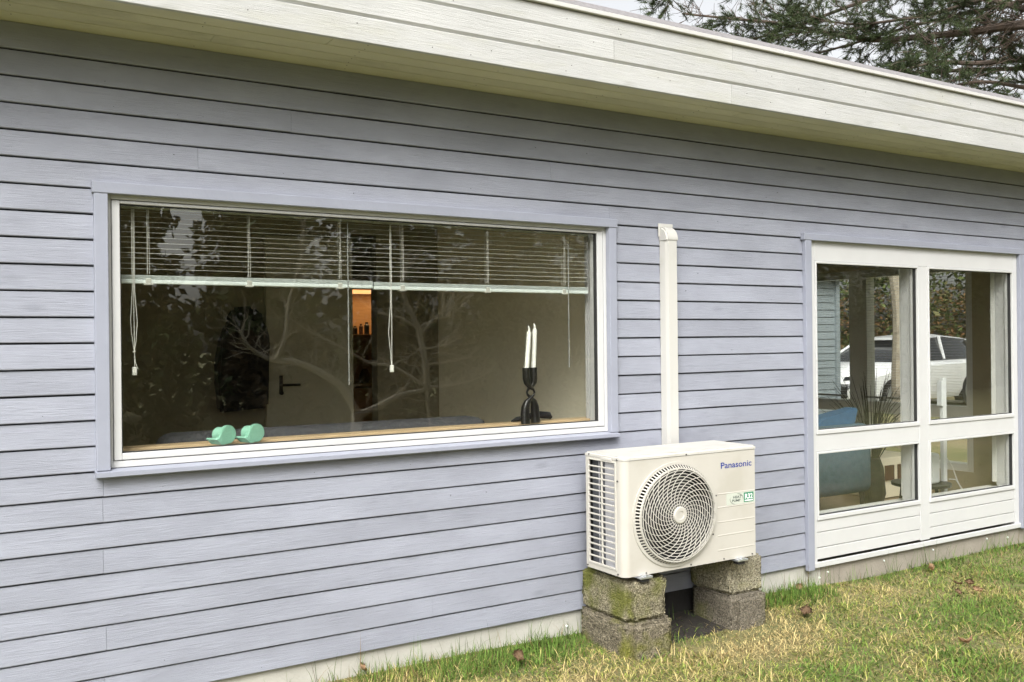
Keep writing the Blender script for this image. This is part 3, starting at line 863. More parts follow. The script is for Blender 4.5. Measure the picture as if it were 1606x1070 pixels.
# front panel with round hole and a rounded left corner
fp = MB(); bm = fp.bm
NS = 72
x0, x1, z0, z1 = AX0 + 0.034, AX1, AZ0, SEAM - 0.0015
inner, outer, back = [], [], []
for i in range(NS):
    a = 2 * PI * i / NS + PI / NS
    ca_, sa_ = math.cos(a), math.sin(a)
    inner.append(bm.verts.new((FCX + FRX * ca_, AYF, FCZ + FRZ * sa_)))
    back.append(bm.verts.new((FCX + FRX * 0.985 * ca_, AYF + 0.022, FCZ + FRZ * 0.985 * sa_)))
    tx = ((x1 - FCX) / ca_) if ca_ > 0 else ((x0 - FCX) / ca_)
    tz = ((z1 - FCZ) / sa_) if sa_ > 0 else ((z0 - FCZ) / sa_)
    t = min(tx, tz)
    outer.append(bm.verts.new((FCX + t * ca_, AYF, FCZ + t * sa_)))
for i in range(NS):
    j = (i + 1) % NS
    bm.faces.new((inner[i], inner[j], outer[j], outer[i]))
    bm.faces.new((inner[i], back[i], back[j], inner[j]))
for cx_, cz_ in ((x0, z0), (x1, z0), (x1, z1), (x0, z1)):
    c = bm.verts.new((cx_, AYF, cz_))
    best = sorted(range(NS), key=lambda i: (outer[i].co - c.co).length)
    i = best[0]; j = best[1]
    a, b = (i, j) if (j - i) % NS == 1 else (j, i)
    bm.faces.new((outer[a], c, outer[b]))
# rounded left corner
ring = []
for k in range(7):
    a = PI / 2 * k / 6
    ring.append((x0 - 0.034 * math.sin(a), AYF + 0.034 - 0.034 * math.cos(a)))
cl = [bm.verts.new((p[0], p[1], z0)) for p in ring]; ch_ = [bm.verts.new((p[0], p[1], z1)) for p in ring]
for a in range(6):
    bm.faces.new((cl[a], ch_[a], ch_[a + 1], cl[a + 1]))
# right return and right side
for (p, q) in (((x1, AYF), (x1 + 0.0005, AYB)),):
    v = [bm.verts.new((p[0], p[1], z0)), bm.verts.new((q[0], q[1], z0)), bm.verts.new((q[0], q[1], z1)), bm.verts.new((p[0], p[1], z1))]
    bm.faces.new(v)
fp.build('front_panel', 'acbody', hp, True, 0.5)
# left side: frame of the air intake
ls = MB()
ys0, ys1 = AYF + 0.034, AYB
gy0, gy1, gz0, gz1 = -0.352, -0.140, 0.396, 0.880
ls.box(AX0, ys0, AZ0, AX0 + 0.012, gy0 - 0.004, SEAM - 0.0015)
ls.box(AX0, gy1 + 0.001, AZ0, AX0 + 0.012, ys1, SEAM - 0.0015)
ls.box(AX0, gy0 - 0.0035, AZ0, AX0 + 0.012, gy1 + 0.0005, gz0 - 0.008)
ls.box(AX0, gy0 - 0.0035, gz1 + 0.002, AX0 + 0.012, gy1 + 0.0005, SEAM - 0.0015)
ls.build('side_panel', 'acbody', hp)
ig = MB()
ig.box(AX0 - 0.004, gy0 - 0.004, gz0 - 0.010, AX0 + 0.006, gy0 + 0.006, gz1 + 0.006, 0.002)
ig.box(AX0 - 0.004, gy1 - 0.006, gz0 - 0.010, AX0 + 0.006, gy1 + 0.002, gz1 + 0.006, 0.002)
ig.box(AX0 - 0.0035, gy0 + 0.006, gz0 - 0.010, AX0 + 0.006, gy1 - 0.006, gz0, 0.002)
ig.box(AX0 - 0.0035, gy0 + 0.006, gz1, AX0 + 0.006, gy1 - 0.006, gz1 + 0.006, 0.002)
ig.build('intake_frame', 'acgrille', hp)
for i in range(1, 17):
    z = gz0 + (gz1 - gz0) * i / 17
    q = MB(); q.box(AX0 - 0.0025, gy0 + 0.006, z - 0.0032, AX0 + 0.006, gy1 - 0.006, z + 0.0032, 0.001, 1); q.build('intake_bar', 'acgrille', hp)
q = MB(); q.box(AX0 - 0.003, -0.2490, gz0, AX0 + 0.0055, -0.2420, gz1, 0.001, 1); q.build('intake_bar', 'acgrille', hp)
q = MB(); q.box(AX0 + 0.020, -0.352, AZ0 + 0.01, AX0 + 0.030, -0.246, SEAM - 0.01)
q.build('coil', 'fins', hp)
q = MB(); q.box(AX0 + 0.032, -0.246, AZ0 + 0.01, AX0 + 0.042, -0.13, SEAM - 0.02); q.build('gap_shade_sheet', 'coil_dark', hp)  # dark sheet painted in for the shadow gap beside the coil
q = MB(); q.tube([(AX0 + 0.028, -0.190, AZ0 + 0.02), (AX0 + 0.028, -0.190, SEAM - 0.02)], 0.003, 6); q.build('coil_pipe', 'fins', hp)
# back, base, lid
q = MB(); q.box(AX0 + 0.012, AYB - 0.012, AZ0 + 0.002, AX1 - 0.002, AYB, SEAM - 0.002); q.build('back_panel', 'acdark', hp)
q = MB(); q.box(AX0 + 0.0125, AYF + 0.0235, AZ0 + 0.001, AX1 - 0.002, AYB - 0.0125, AZ0 + 0.012); q.build('base_pan', 'acbody', hp)
q = MB()
lp = [(AX1 + 0.003, AYB + 0.002), (AX0 - 0.002, AYB + 0.002)]
for k in range(7):
    a = PI / 2 * k / 6
    lp.append((AX0 - 0.002 + 0.036 * (1 - math.cos(a)), AYF - 0.003 + 0.036 * (1 - math.sin(a))))
lp.append((AX1 + 0.003, AYF - 0.003))
q.poly([(a, b, SEAM) for a, b in lp], (0, 0, AZ1 - SEAM))
bmesh.ops.bevel(q.bm, geom=[e for e in q.bm.edges if all(v.co.z > AZ1 - 1e-4 for v in e.verts)], offset=0.007, segments=3, affect='EDGES')
q.build('top_lid', 'aclid', hp, True, 0.7)
q = MB(); q.box(AX0 - 0.0045, -0.325, SEAM - 0.009, AX0 + 0.0, -0.245, SEAM + 0.004, 0.002); q.build('lid_grip', 'aclid', hp)
# fan shroud, fan
q = MB(); n_ = 40
for r0_, y0_, r1_, y1_ in ((1.0, AYF + 0.024, 0.93, AYF + 0.12),):
    A_ = [q.bm.verts.new((FCX + FRX * r0_ * math.cos(2 * PI * i / n_), y0_, FCZ + FRZ * r0_ * math.sin(2 * PI * i / n_))) for i in range(n_)]
    B_ = [q.bm.verts.new((FCX + FRX * r1_ * math.cos(2 * PI * i / n_), y1_, FCZ + FRZ * r1_ * math.sin(2 * PI * i / n_))) for i in range(n_)]
    for i in range(n_):
        q.bm.faces.new((A_[i], A_[(i + 1) % n_], B_[(i + 1) % n_], B_[i]))
    q.bm.faces.new(B_)
q.build('fan_shroud', 'acdark', hp)
fan = MB(); fan.lathe([(0.05, AYF + 0.055), (0.055, AYF + 0.10)], (FCX, 0, FCZ), 20, 'y'); fan = fan.build('fan_hub', 'acfan', hp, True)
for i in range(3):
    b_ = MB()
    a0 = i * 2 * PI / 3 + 0.5
    pts = []
    for s in range(9):
        a = a0 + 1.5 * s / 8
        pts.append((a, 0.05, AYF + 0.06 + 0.045 * s / 8)); 
    A_ = [b_.bm.verts.new((FCX + 0.05 * math.cos(a), y, FCZ + 0.05 * math.sin(a))) for a, r, y in pts]
    B_ = [b_.bm.verts.new((FCX + 0.215 * math.cos(a + 0.25), y - 0.012, FCZ + 0.215 * math.sin(a + 0.25))) for a, r, y in pts]
    A2 = [b_.bm.verts.new(v.co + Vector((0, 0.003, 0))) for v in A_]; B2 = [b_.bm.verts.new(v.co + Vector((0, 0.003, 0))) for v in B_]
    for s in range(8):
        b_.bm.faces.new((A_[s], A_[s + 1], B_[s + 1], B_[s])); b_.bm.faces.new((A2[s], A2[s + 1], B2[s + 1], B2[s]))
    b_.build('fan_blade', 'acfan', hp, True)
# raised grille: rim, side slots, rings, spiral spokes, hub cap
DY = 0.030


def dome(r):
    """front height of the grille (towards -y) at relative radius r"""
    return AYF - DY * (1 - max(0, (r - 0.80)) / 0.2 * 0.28) - 0.004 * (1 - r)


def ell_ring(mb, r, y, w, h, n=64, cx=FCX, cz=FCZ):
    """flat ring: radial width w (relative), depth h"""
    rs = []
    for i in range(n):
        a = 2 * PI * i / n
        c, s = math.cos(a), math.sin(a)
        rs.append([mb.bm.verts.new((cx + FRX * rr * c, yy, cz + FRZ * rr * s)) for rr, yy in ((r - w / 2, y), (r + w / 2, y), (r + w / 2, y + h), (r - w / 2, y + h))])
    for i in range(n):
        a, b = rs[i], rs[(i + 1) % n]
        for k in range(4):
            mb.bm.faces.new((a[k], b[k], b[(k + 1) % 4], a[(k + 1) % 4]))


rim = MB()
ell_ring(rim, 1.0, AYF - 0.006, 0.055, 0.012)
ell_ring(rim, 0.905, AYF - DY + 0.002, 0.028, 0.010)
rim.build('grille_rim', 'acgrille', hp, True, 0.5)
NR = 13
for i in range(NR):
    r = 0.155 + (0.865 - 0.155) * i / (NR - 1)
    g = MB(); ell_ring(g, r, AYF - DY - 0.002 * (1 - r), 0.0105 + 0.003 * (i / NR), 0.003); g.build('grille_ring', 'acgrille', hp)
sp_ = MB()
NSP = 26
for i in range(NSP):
    a0 = 2 * PI * i / NSP
    P0 = []
    for s in range(15):
        u = s / 14
        r = 0.15 + 0.745 * u
        a = a0 - 1.05 * u ** 1.1
        P0.append((r, a))
    prev = None
    for (r, a) in P0:
        ww = 0.0012
        c, s_ = math.cos(a), math.sin(a)
        tx, tz = -s_, c
        # rotate the width direction to be across the spiral
        da = -1.05 * 1.1 * ((r - 0.15) / 0.745) ** 0.1 / 0.745
        dx, dz = FRX * (c - r * s_ * da), FRZ * (s_ + r * c * da)
        ln = math.hypot(dx, dz); nx_, nz_ = -dz / ln, dx / ln
        p = (FCX + FRX * r * c, FCZ + FRZ * r * s_)
        y = AYF - DY - 0.0015
        q4 = [sp_.bm.verts.new((p[0] + nx_ * ww, y, p[1] + nz_ * ww)), sp_.bm.verts.new((p[0] - nx_ * ww, y, p[1] - nz_ * ww)),
              sp_.bm.verts.new((p[0] - nx_ * ww, y + 0.0032, p[1] - nz_ * ww)), sp_.bm.verts.new((p[0] + nx_ * ww, y + 0.0032, p[1] + nz_ * ww))]
        if prev:
            for k in range(4):
                sp_.bm.faces.new((prev[k], q4[k], q4[(k + 1) % 4], prev[(k + 1) % 4]))
        prev = q4
sp_.build('grille_spokes', 'acgrille', hp)['kind'] = 'stuff'
sb_ = MB()
for i in range(90):
    a = 2 * PI * i / 90
    c, s_ = math.cos(a), math.sin(a)
    t = Vector((-s_, 0, c)) * 0.0028
    p0 = Vector((FCX + FRX * 0.975 * c, AYF - 0.004, FCZ + FRZ * 0.975 * s_)); p1 = Vector((FCX + FRX * 0.912 * c, AYF - DY + 0.004, FCZ + FRZ * 0.912 * s_))
    inn_ = Vector((-c, 0, -s_)) * 0.004
    sb_.poly([p0 + t, p0 - t, p1 - t, p1 + t], inn_)
sb_.build('grille_side_bars', 'acgrille', hp)['kind'] = 'stuff'
hc = MB(); hc.lathe([(0.040, AYF - DY + 0.004), (0.040, AYF - DY - 0.006), (0.036, AYF - DY - 0.009), (0.020, AYF - DY - 0.009), (0.018, AYF - DY - 0.006)], (FCX, 0, FCZ), 28, 'y'); hc.build('grille_hub', 'acgrille', hp, True)
# pressed lines at the right, sticker, lettering
q = MB(); q.box(3.29, AYF - 0.0012, 0.630, 3.4855, AYF - 0.0004, 0.6875); q.build('sticker', 'sticker', hp)
for z in (0.6905, 0.6255, 0.5540, 0.4880, 0.4165):
    q = MB(); q.poly([(3.232, AYF - 0.0002, z + 0.0035), (3.232, AYF - 0.0018, z - 0.001), (3.232, AYF - 0.0002, z - 0.0035)], (0.246, 0, 0)); q.build('pressed_line', 'acbody', hp)


def text(body, x, z, h, mat, parent, y, name='lettering', width=None, bold=0.0):
    cu_ = bpy.data.curves.new('t', 'FONT'); cu_.body = body; cu_.size = 1.0; cu_.offset = bold; cu_.extrude = 0.0
    to = bpy.data.objects.new('t', cu_); COL.objects.link(to)
    dg = bpy.context.evaluated_depsgraph_get(); dg.update()
    me = bpy.data.meshes.new_from_object(to.evaluated_get(dg))
    bpy.data.objects.remove(to)
    co = np.array([v.co[:] for v in me.vertices])
    mn, mx = co.min(0), co.max(0)
    sc = h / (mx[1] - mn[1])
    sx = (width / (mx[0] - mn[0])) if width else sc
    for v in me.vertices:
        v.co = (x + (v.co[0] - mn[0]) * sx, y, z + (v.co[1] - mn[1]) * sc)
    me.materials.clear(); me.materials.append(M[mat])
    return link(name, me, parent)


text('Panasonic', 3.256, 0.8135, 0.0300, 'logo_blue', hp, AYF - 0.0008, 'lettering', 0.208, 0.012)
text('HEAT', 3.335, 0.660, 0.0125, 'print_grey', hp, AYF - 0.002, 'lettering', 0.056, 0.02)
text('PUMP', 3.328, 0.643, 0.0125, 'print_grey', hp, AYF - 0.002, 'lettering', 0.056, 0.02)
sw = MB()
for (a0, a1, rx, rz) in ((-0.3, 1.5, 0.044, 0.026), (2.7, 4.5, 0.044, 0.026)):
    for s in range(9):
        pass
    P0 = [(3.358 + rx * math.cos(a0 + (a1 - a0) * s / 9), AYF - 0.002, 0.657 + rz * math.sin(a0 + (a1 - a0) * s / 9)) for s in range(10)]
    sw.tube(P0, [0.0003 + 0.0016 * math.sin(PI * s / 9) for s in range(10)], 5, flat=0.5)
sw.build('swirl_mark', 'print_grey', hp)
q = MB(); q.box(3.408, AYF - 0.0022, 0.636, 3.474, AYF - 0.0013, 0.6835, 0.0); q.build('badge', 'badge_green', hp)
q = MB(); q.box(3.413, AYF - 0.0030, 0.6405, 3.469, AYF - 0.0023, 0.6465); q.build('badge_strip', 'badge_white', hp)
text('R32', 3.414, 0.651, 0.0260, 'badge_white', hp, AYF - 0.0030, 'lettering', 0.053, 0.03)
for (x, z) in ((2.78, 0.370), (3.055, 0.372), (3.27, 0.372), (3.462, 0.372), (3.03, 0.900), (3.222, 0.686), (3.20, 0.50)):
    q = MB(); q.lathe([(0.0038, -0.0025), (0.0045, 0.001)], (x, AYF - (0.0035 if z > 0.89 else 0.0005), z), 8, 'y'); q.build('screw', 'screw', hp)
for (y, z) in ((-0.365, 0.372), (-0.132, 0.372), (-0.365, 0.898), (-0.15, 0.905), (-0.368, 0.80)):
    q = MB(); q.lathe([(0.004, -0.004), (0.0045, 0.002)], (AX0 - 0.0005, y, z), 8, 'x'); q.build('screw', 'screw', hp)
for x in (2.765, 3.375):
    for y in (-0.412, -0.150):
        q = MB()
        q.box(x - 0.035, y - 0.022, 0.350, x + 0.035, y + 0.05, 0.3605, 0.002); q.box(x - 0.018, y - 0.020, 0.352, x + 0.018, y + 0.02, 0.366, 0.003)
        q.lathe([(0.009, 0.36), (0.009, 0.368)], (x, y - 0.014, 0), 6)
        q.build('mounting_foot', 'zinc', hp)
        q = MB(); q.box(x - 0.022, y - 0.012, 0.3335, x + 0.022, y + 0.025, 0.3495, 0.003); q.build('rubber_pad', 'rubber', hp)

# pipe trunking on the wall
td = thing('pipe_trunking', (3.27, -0.03, 0.5), 'cream plastic pipe trunking running up the wall behind the heat pump', 'trunking')
q = MB(); q.poly([(3.231, -0.001, 0.45), (3.234, -0.040, 0.45), (3.241, -0.060, 0.45), (3.297, -0.060, 0.45), (3.304, -0.040, 0.45), (3.307, -0.001, 0.45)], (0, 0, 1.525)); q.build('cover_strip', 'duct', td)
q = MB(); bm = q.bm; secs = []
for k in range(9):
    a = PI / 2 * k / 8
    # section swings from vertical run into the wall
    cy, cz_ = -0.001, 1.972
    d = 0.0625
    secs.append((cz_ + d * 1.08 * math.sin(a), -0.001 - d * math.cos(a)))
pr = [(3.228, -0.001, 1.968)] 
pts = [(-0.001, 1.968)] + [(-0.0635, 1.968)] + [(y - 0.001, z) for z, y in secs] + [(-0.001, 2.046)]
q.poly([(3.2285, y, z) for y, z in pts], (0.081, 0, 0))
bmesh.ops.bevel(bm, geom=[e for e in bm.edges if abs(e.verts[0].co.x - e.verts[1].co.x) < 1e-6 and e.verts[0].co.y < -0.004 and e.verts[1].co.y < -0.004 and max(v.co.z for v in e.verts) > 1.969], offset=0.008, segments=3, affect='EDGES')
q.build('elbow_cap', 'duct', td, True, 0.6)
q = MB(); q.box(3.220, -0.008, 1.988, 3.318, -0.0015, 2.058, 0.003); bmesh.ops.bevel(q.bm, geom=[e for e in q.bm.edges if abs(e.verts[0].co.y - e.verts[1].co.y) > 0.003], offset=0.018, segments=4, affect='EDGES'); q.build('wall_flange', 'duct', td, True)


# ------------------------------------------------------------------ concrete blocks
def concrete_mat(name, base, dark, moss, mossamt, mthr):
    mt, n, b = nodes_of(name); L = n.links; N = n.nodes.new
    tc = N('ShaderNodeTexCoord')
    vo = N('ShaderNodeTexVoronoi'); vo.inputs['Scale'].default_value = 140; L.new(tc.outputs['Object'], vo.inputs['Vector'])
    r1 = N('ShaderNodeMapRange'); r1.inputs[1].default_value = 0.1; r1.inputs[2].default_value = 0.85; L.new(vo.outputs['Distance'], r1.inputs[0])
    nz = N('ShaderNodeTexNoise'); nz.inputs['Scale'].default_value = 6; nz.inputs['Detail'].default_value = 6; L.new(tc.outputs['Object'], nz.inputs['Vector'])
    nf = N('ShaderNodeTexNoise'); nf.inputs['Scale'].default_value = 90; nf.inputs['Detail'].default_value = 4; L.new(tc.outputs['Object'], nf.inputs['Vector'])
    m1 = N('ShaderNodeMix'); m1.data_type = 'RGBA'; m1.inputs[6].default_value = (*base, 1); m1.inputs[7].default_value = (*dark, 1); L.new(r1.outputs[0], m1.inputs[0])
    m0 = N('ShaderNodeMix'); m0.data_type = 'RGBA'; m0.blend_type = 'MULTIPLY'; m0.inputs[0].default_value = 0.8; L.new(m1.outputs[2], m0.inputs[6])
    rf = N('ShaderNodeMapRange'); rf.inputs[1].default_value = 0.3; rf.inputs[2].default_value = 0.7; rf.inputs[3].default_value = 0.62; rf.inputs[4].default_value = 1.3; L.new(nf.outputs[0], rf.inputs[0])
    L.new(rf.outputs[0], m0.inputs[7])
    sx = N('ShaderNodeSeparateXYZ'); L.new(tc.outputs['Object'], sx.inputs[0])
    r2 = N('ShaderNodeMapRange'); r2.inputs[1].default_value = mthr; r2.inputs[2].default_value = mthr + 0.18; r2.inputs[4].default_value = mossamt; L.new(nz.outputs[0], r2.inputs[0])
    m2 = N('ShaderNodeMix'); m2.data_type = 'RGBA'; m2.inputs[7].default_value = (*moss, 1); L.new(r2.outputs[0], m2.inputs[0]); L.new(m0.outputs[2], m2.inputs[6])
    mm = N('ShaderNodeMix'); mm.data_type = 'RGBA'; mm.blend_type = 'MULTIPLY'; mm.inputs[0].default_value = 0.5; L.new(m2.outputs[2], mm.inputs[6]); L.new(rf.outputs[0], mm.inputs[7])
    L.new(mm.outputs[2], b.inputs['Base Color'])
    b.inputs['Roughness'].default_value = 0.95; b.inputs['Specular IOR Level'].default_value = 0.15
    iv = N('ShaderNodeMath'); iv.operation = 'SUBTRACT'; iv.inputs[0].default_value = 1; L.new(vo.outputs['Distance'], iv.inputs[1])
    bp = N('ShaderNodeBump'); bp.inputs['Strength'].default_value = 0.9; bp.inputs['Distance'].default_value = 0.006; L.new(iv.outputs[0], bp.inputs['Height']); L.new(bp.outputs[0], b.inputs['Normal'])
    return mt


M['blockA'] = concrete_mat('mossy_concrete', (0.36, 0.325, 0.225), (0.11, 0.095, 0.06), (0.125, 0.135, 0.022), 0.85, 0.43)
M['blockB'] = concrete_mat('damp_concrete', (0.27, 0.235, 0.165), (0.09, 0.078, 0.055), (0.16, 0.165, 0.022), 0.9, 0.47)
M['blockC'] = concrete_mat('pale_concrete', (0.47, 0.435, 0.32), (0.17, 0.15, 0.10), (0.20, 0.20, 0.055), 0.7, 0.47)
M['blockD'] = concrete_mat('dark_concrete', (0.25, 0.22, 0.17), (0.09, 0.08, 0.06), (0.14, 0.145, 0.04), 0.6, 0.53)


def block(x0, x1, y0, y1, z0, z1, mat, label, seed, chip=None, bev=0.028):
    bm = bmesh.new()
    bmesh.ops.create_cube(bm, size=1.0)
    for v in bm.verts:
        v.co = Vector(((x0 + x1) / 2 + v.co.x * (x1 - x0), (y0 + y1) / 2 + v.co.y * (y1 - y0), (z0 + z1) / 2 + v.co.z * (z1 - z0)))
    # ease the upright front corners generously, other edges a little
    bmesh.ops.bevel(bm, geom=[e for e in bm.edges if abs(e.verts[0].co.z - e.verts[1].co.z) > 0.05], offset=bev, segments=4, affect='EDGES')
    bmesh.ops.bevel(bm, geom=[e for e in bm.edges if abs(e.verts[0].co.z - e.verts[1].co.z) < 0.001 and len(e.link_faces) == 2 and e.calc_face_angle(0) > 1.0], offset=0.012, segments=2, affect='EDGES')
    bmesh.ops.triangulate(bm, faces=bm.faces)
    for _ in range(4):
        ed = [e for e in bm.edges if e.calc_length() > 0.012]
        if not ed: break
        bmesh.ops.subdivide_edges(bm, edges=ed, cuts=1)
        bmesh.ops.triangulate(bm, faces=[f for f in bm.faces if len(f.verts) > 3])
    bm.normal_update()
    for v in bm.verts:
        p = v.co * 1.0
        d = 0.0035 * mnoise.noise(p * 25 + Vector((seed, 0, 0))) + 0.0032 * mnoise.noise(p * 85 + Vector((0, seed, 0))) + 0.003 * mnoise.noise(p * 9 + Vector((0, 0, seed)))
        if chip:
            dd = (p - Vector(chip[0]))
            dd.z *= 0.55
            q = max(0, 1 - dd.length / chip[1])
            d -= chip[2] * q ** 0.7 * (0.7 + 0.6 * mnoise.noise(p * 40))
        v.co = p + v.normal * d
    me = bpy.data.meshes.new('concrete_block'); bm.to_mesh(me); bm.free()
    for pl_ in me.polygons: pl_.use_smooth = True
    me.materials.append(M[mat])
    o = link('concrete_block', me)
    return tag(o, label, 'concrete block', 'concrete blocks under the heat pump')


block(2.684, 2.935, -0.405, -0.010, 0.1445, 0.333, 'blockA', 'mossy chipped concrete block directly under the left end of the heat pump', 1.3, ((2.945, -0.40, 0.20), 0.075, 0.030))
block(2.672, 2.940, -0.430, -0.005, -0.06, 0.1425, 'blockB', 'dark damp concrete block with a green moss patch, lowest in the left stack', 4.1, None, 0.035)
block(3.405, 3.632, -0.315, -0.015, 0.1445, 0.332, 'blockC', 'pale sharp edged concrete block directly under the right end of the heat pump', 7.7, None, 0.010)
block(3.400, 3.640, -0.355, -0.010, -0.06, 0.1425, 'blockD', 'dark grey concrete block sunk in the grass, lowest in the right stack', 9.2, None, 0.030)

# near-black soil sheet, shade under the unit put into its colour
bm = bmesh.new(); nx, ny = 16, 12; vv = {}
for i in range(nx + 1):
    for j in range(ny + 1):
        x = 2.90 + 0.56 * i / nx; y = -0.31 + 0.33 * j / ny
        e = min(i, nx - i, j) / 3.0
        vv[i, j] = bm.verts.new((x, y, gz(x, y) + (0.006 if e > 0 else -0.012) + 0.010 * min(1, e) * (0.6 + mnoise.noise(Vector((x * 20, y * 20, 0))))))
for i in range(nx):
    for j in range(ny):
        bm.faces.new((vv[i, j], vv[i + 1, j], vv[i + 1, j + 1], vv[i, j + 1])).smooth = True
me = bpy.data.meshes.new('soil_shade_sheet'); bm.to_mesh(me); bm.free(); me.materials.append(M['shade_soil'])
tag(link('soil_shade_sheet', me), kind='structure')

# ------------------------------------------------------------------ grass
rg = np.random.default_rng(11)


def vnoise(x, y, f, seed):
    out = np.empty(len(x))
    for i in range(len(x)):
        out[i] = mnoise.noise(Vector((x[i] * f, y[i] * f, seed)))
    return out


def lattice(x, y, f, seed):
    """fast smooth value noise with numpy"""
    r = np.random.default_rng(seed)
    tab = r.random((256, 256)) * 2 - 1
    X, Y = x * f + 1000, y * f + 1000
    xi, yi = np.floor(X).astype(int), np.floor(Y).astype(int)
    fx, fy = X - xi, Y - yi
    fx, fy = fx * fx * (3 - 2 * fx), fy * fy * (3 - 2 * fy)
    g = lambda a, b: tab[a % 256, b % 256]
    return (g(xi, yi) * (1 - fx) + g(xi + 1, yi) * fx) * (1 - fy) + (g(xi, yi + 1) * (1 - fx) + g(xi + 1, yi + 1) * fx) * fy


def grass_patch(n, xr, yr, hmin, hmax, flat, keep=None, tone='mix', wid=(0.0011, 0.0022)):
    x = rg.uniform(*xr, n); y = rg.uniform(*yr, n)
    ok = (y < 0.012)
    for (a, b, c, d) in ((2.684, 2.935, -0.425, 0.02), (3.405, 3.635, -0.35, 0.02)):
        ok &= ~((x > a) & (x < b) & (y > c) & (y < d))
    # bare shadow under the unit
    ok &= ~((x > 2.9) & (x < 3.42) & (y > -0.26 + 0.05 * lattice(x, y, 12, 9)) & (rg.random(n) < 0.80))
    if keep is not None:
        ok &= keep(x, y)
    x, y = x[ok], y[ok]; n = len(x)
    z = np.array([gz(a, b) for a, b in zip(x, y)]) - 0.004
    g1 = lattice(x, y, 1.1, 1) + 0.6 * lattice(x, y, 3.1, 2) + 0.35 * lattice(x, y, 9, 3)
    green = g1 + 0.35 * rg.normal(size=n)
    wallb = np.clip((y + 0.30) / 0.3, 0, 1)
    green += 0.5 * wallb
    green -= 1.3 * np.exp(-(((x - 3.35) / 0.55) ** 2 + ((y + 0.62) / 0.20) ** 2))
    green += 0.75 * np.exp(-(((x - 6.3) / 1.0) ** 2 + ((y + 0.7) / 0.8) ** 2))
    green += 0.8 * np.exp(-(((x - 3.95) / 0.28) ** 2 + ((y + 0.12) / 0.14) ** 2))
    green += 0.8 * np.exp(-(((x - 2.0) / 0.35) ** 2 + ((y + 0.10) / 0.14) ** 2))
    if tone == 'green': green += 0.9
    if tone == 'straw': green -= 0.9
    h = rg.uniform(hmin, hmax, n) * (1 + 0.35 * lattice(x, y, 5, 5) + 0.2 * lattice(x, y, 14, 6)) * np.where(green > 0.3, 1.1, 0.85)
    az = rg.uniform(0, 2 * PI, n)
    lean = np.abs(rg.normal(flat, 0.35, n))
    lean = np.clip(lean, 0.05, 1.5)
    dx, dy = np.cos(az), np.sin(az)
    wv = rg.uniform(*wid, n)
    px, py = -dy * wv, dx * wv
    lean1 = np.clip(lean * 0.88, 0, 1.38)
    hz1 = h * 0.55 * np.cos(lean1); hr1 = h * 0.55 * np.sin(lean1)
    hz2 = hz1 + h * 0.45 * np.cos(np.clip(lean * 1.35, 0, 1.75)); hr2 = hr1 + h * 0.45 * np.sin(np.clip(lean * 1.35, 0, 1.75))
    V = np.empty((n, 5, 3))
    V[:, 0] = np.stack([x - px, y - py, z], 1); V[:, 1] = np.stack([x + px, y + py, z], 1)
    V[:, 2] = np.stack([x + dx * hr1 + px * 0.8, y + dy * hr1 + py * 0.8, z + hz1], 1); V[:, 3] = np.stack([x + dx * hr1 - px * 0.8, y + dy * hr1 - py * 0.8, z + hz1], 1)
    V[:, 4] = np.stack([x + dx * hr2, y + dy * hr2, z + np.maximum(hz2, 0.004)], 1)
    V[:, :, 1] = np.minimum(V[:, :, 1], 0.017)
    base = np.arange(n)[:, None] * 5
    F = np.concatenate([base + np.array([0, 1, 2]), base + np.array([0, 2, 3]), base + np.array([3, 2, 4])], 1).reshape(-1, 3)
    # blade colours
    G = np.array([0.110, 0.190, 0.030]); YG = np.array([0.275, 0.290, 0.058]); ST = np.array([0.47, 0.375, 0.165]); BR = np.array([0.21, 0.135, 0.06])
    w = np.clip(green * 1.0 + 0.74, 0, 1)[:, None]
    col = np.where(w > 0.5, YG + (G - YG) * (w - 0.5) * 2, ST + (YG - ST) * w * 2)
    br = (rg.random(n) < 0.06)[:, None]
    col = np.where(br, BR, col)
    col = col * rg.uniform(0.4, 1.45, (n, 1))
    T = np.repeat(col, 5, 0).reshape(n, 5, 3).copy()
    T[:, 0:2] *= 0.85
    return V.reshape(-1, 3), F, T.reshape(-1, 3)


def infront(x, y):
    """only the stretch the viewer (or a step beside) can see, thinning outwards"""
    rx, ry = x - CAMLOC.x, y - CAMLOC.y
    zd = rx * fw.x + ry * fw.y
    lat = rx * rt0.x + ry * rt0.y
    return (zd > 2.6) & (lat < zd * 0.62) & (lat > -zd * 0.5)


parts = [grass_patch(150000, (0.6, 7.2), (-2.3, 0.015), 0.020, 0.056, 1.2, infront, 'mix', (0.0013, 0.0026)),
         grass_patch(26000, (0.8, 7.0), (-2.0, 0.0), 0.04, 0.11, 1.4, infront, 'straw', (0.0011, 0.0020)),
         grass_patch(1800, (0.9, 7.2), (-0.14, 0.012), 0.025, 0.075, 0.6, lambda x, y: lattice(x, y, 2.2, 8) > -0.1, 'mix', (0.0010, 0.0019)),
         grass_patch(1700, (1.5, 2.55), (-0.30, -0.02), 0.03, 0.08, 0.5, None, 'green', (0.0012, 0.0021)),
         grass_patch(1000, (3.68, 4.35), (-0.22, -0.01), 0.03, 0.085, 0.45, None, 'green', (0.0012, 0.0021)),
         grass_patch(420, (1.0, 7.0), (-0.08, 0.010), 0.08, 0.16, 0.35, None, 'green', (0.0008, 0.0014)),
         grass_patch(30000, (-2.0, 12.0), (-7.0, 0.0), 0.03, 0.07, 0.8, lambda x, y: ~infront(x, y), 'mix', (0.002, 0.004))]
off = 0; VV, FF, TT = [], [], []
for v, f, t in parts:
    VV.append(v); FF.append(f + off); TT.append(t); off += len(v)
gr = from_arrays('grass', np.concatenate(VV), np.concatenate(FF), 'grass', None, np.concatenate(TT))
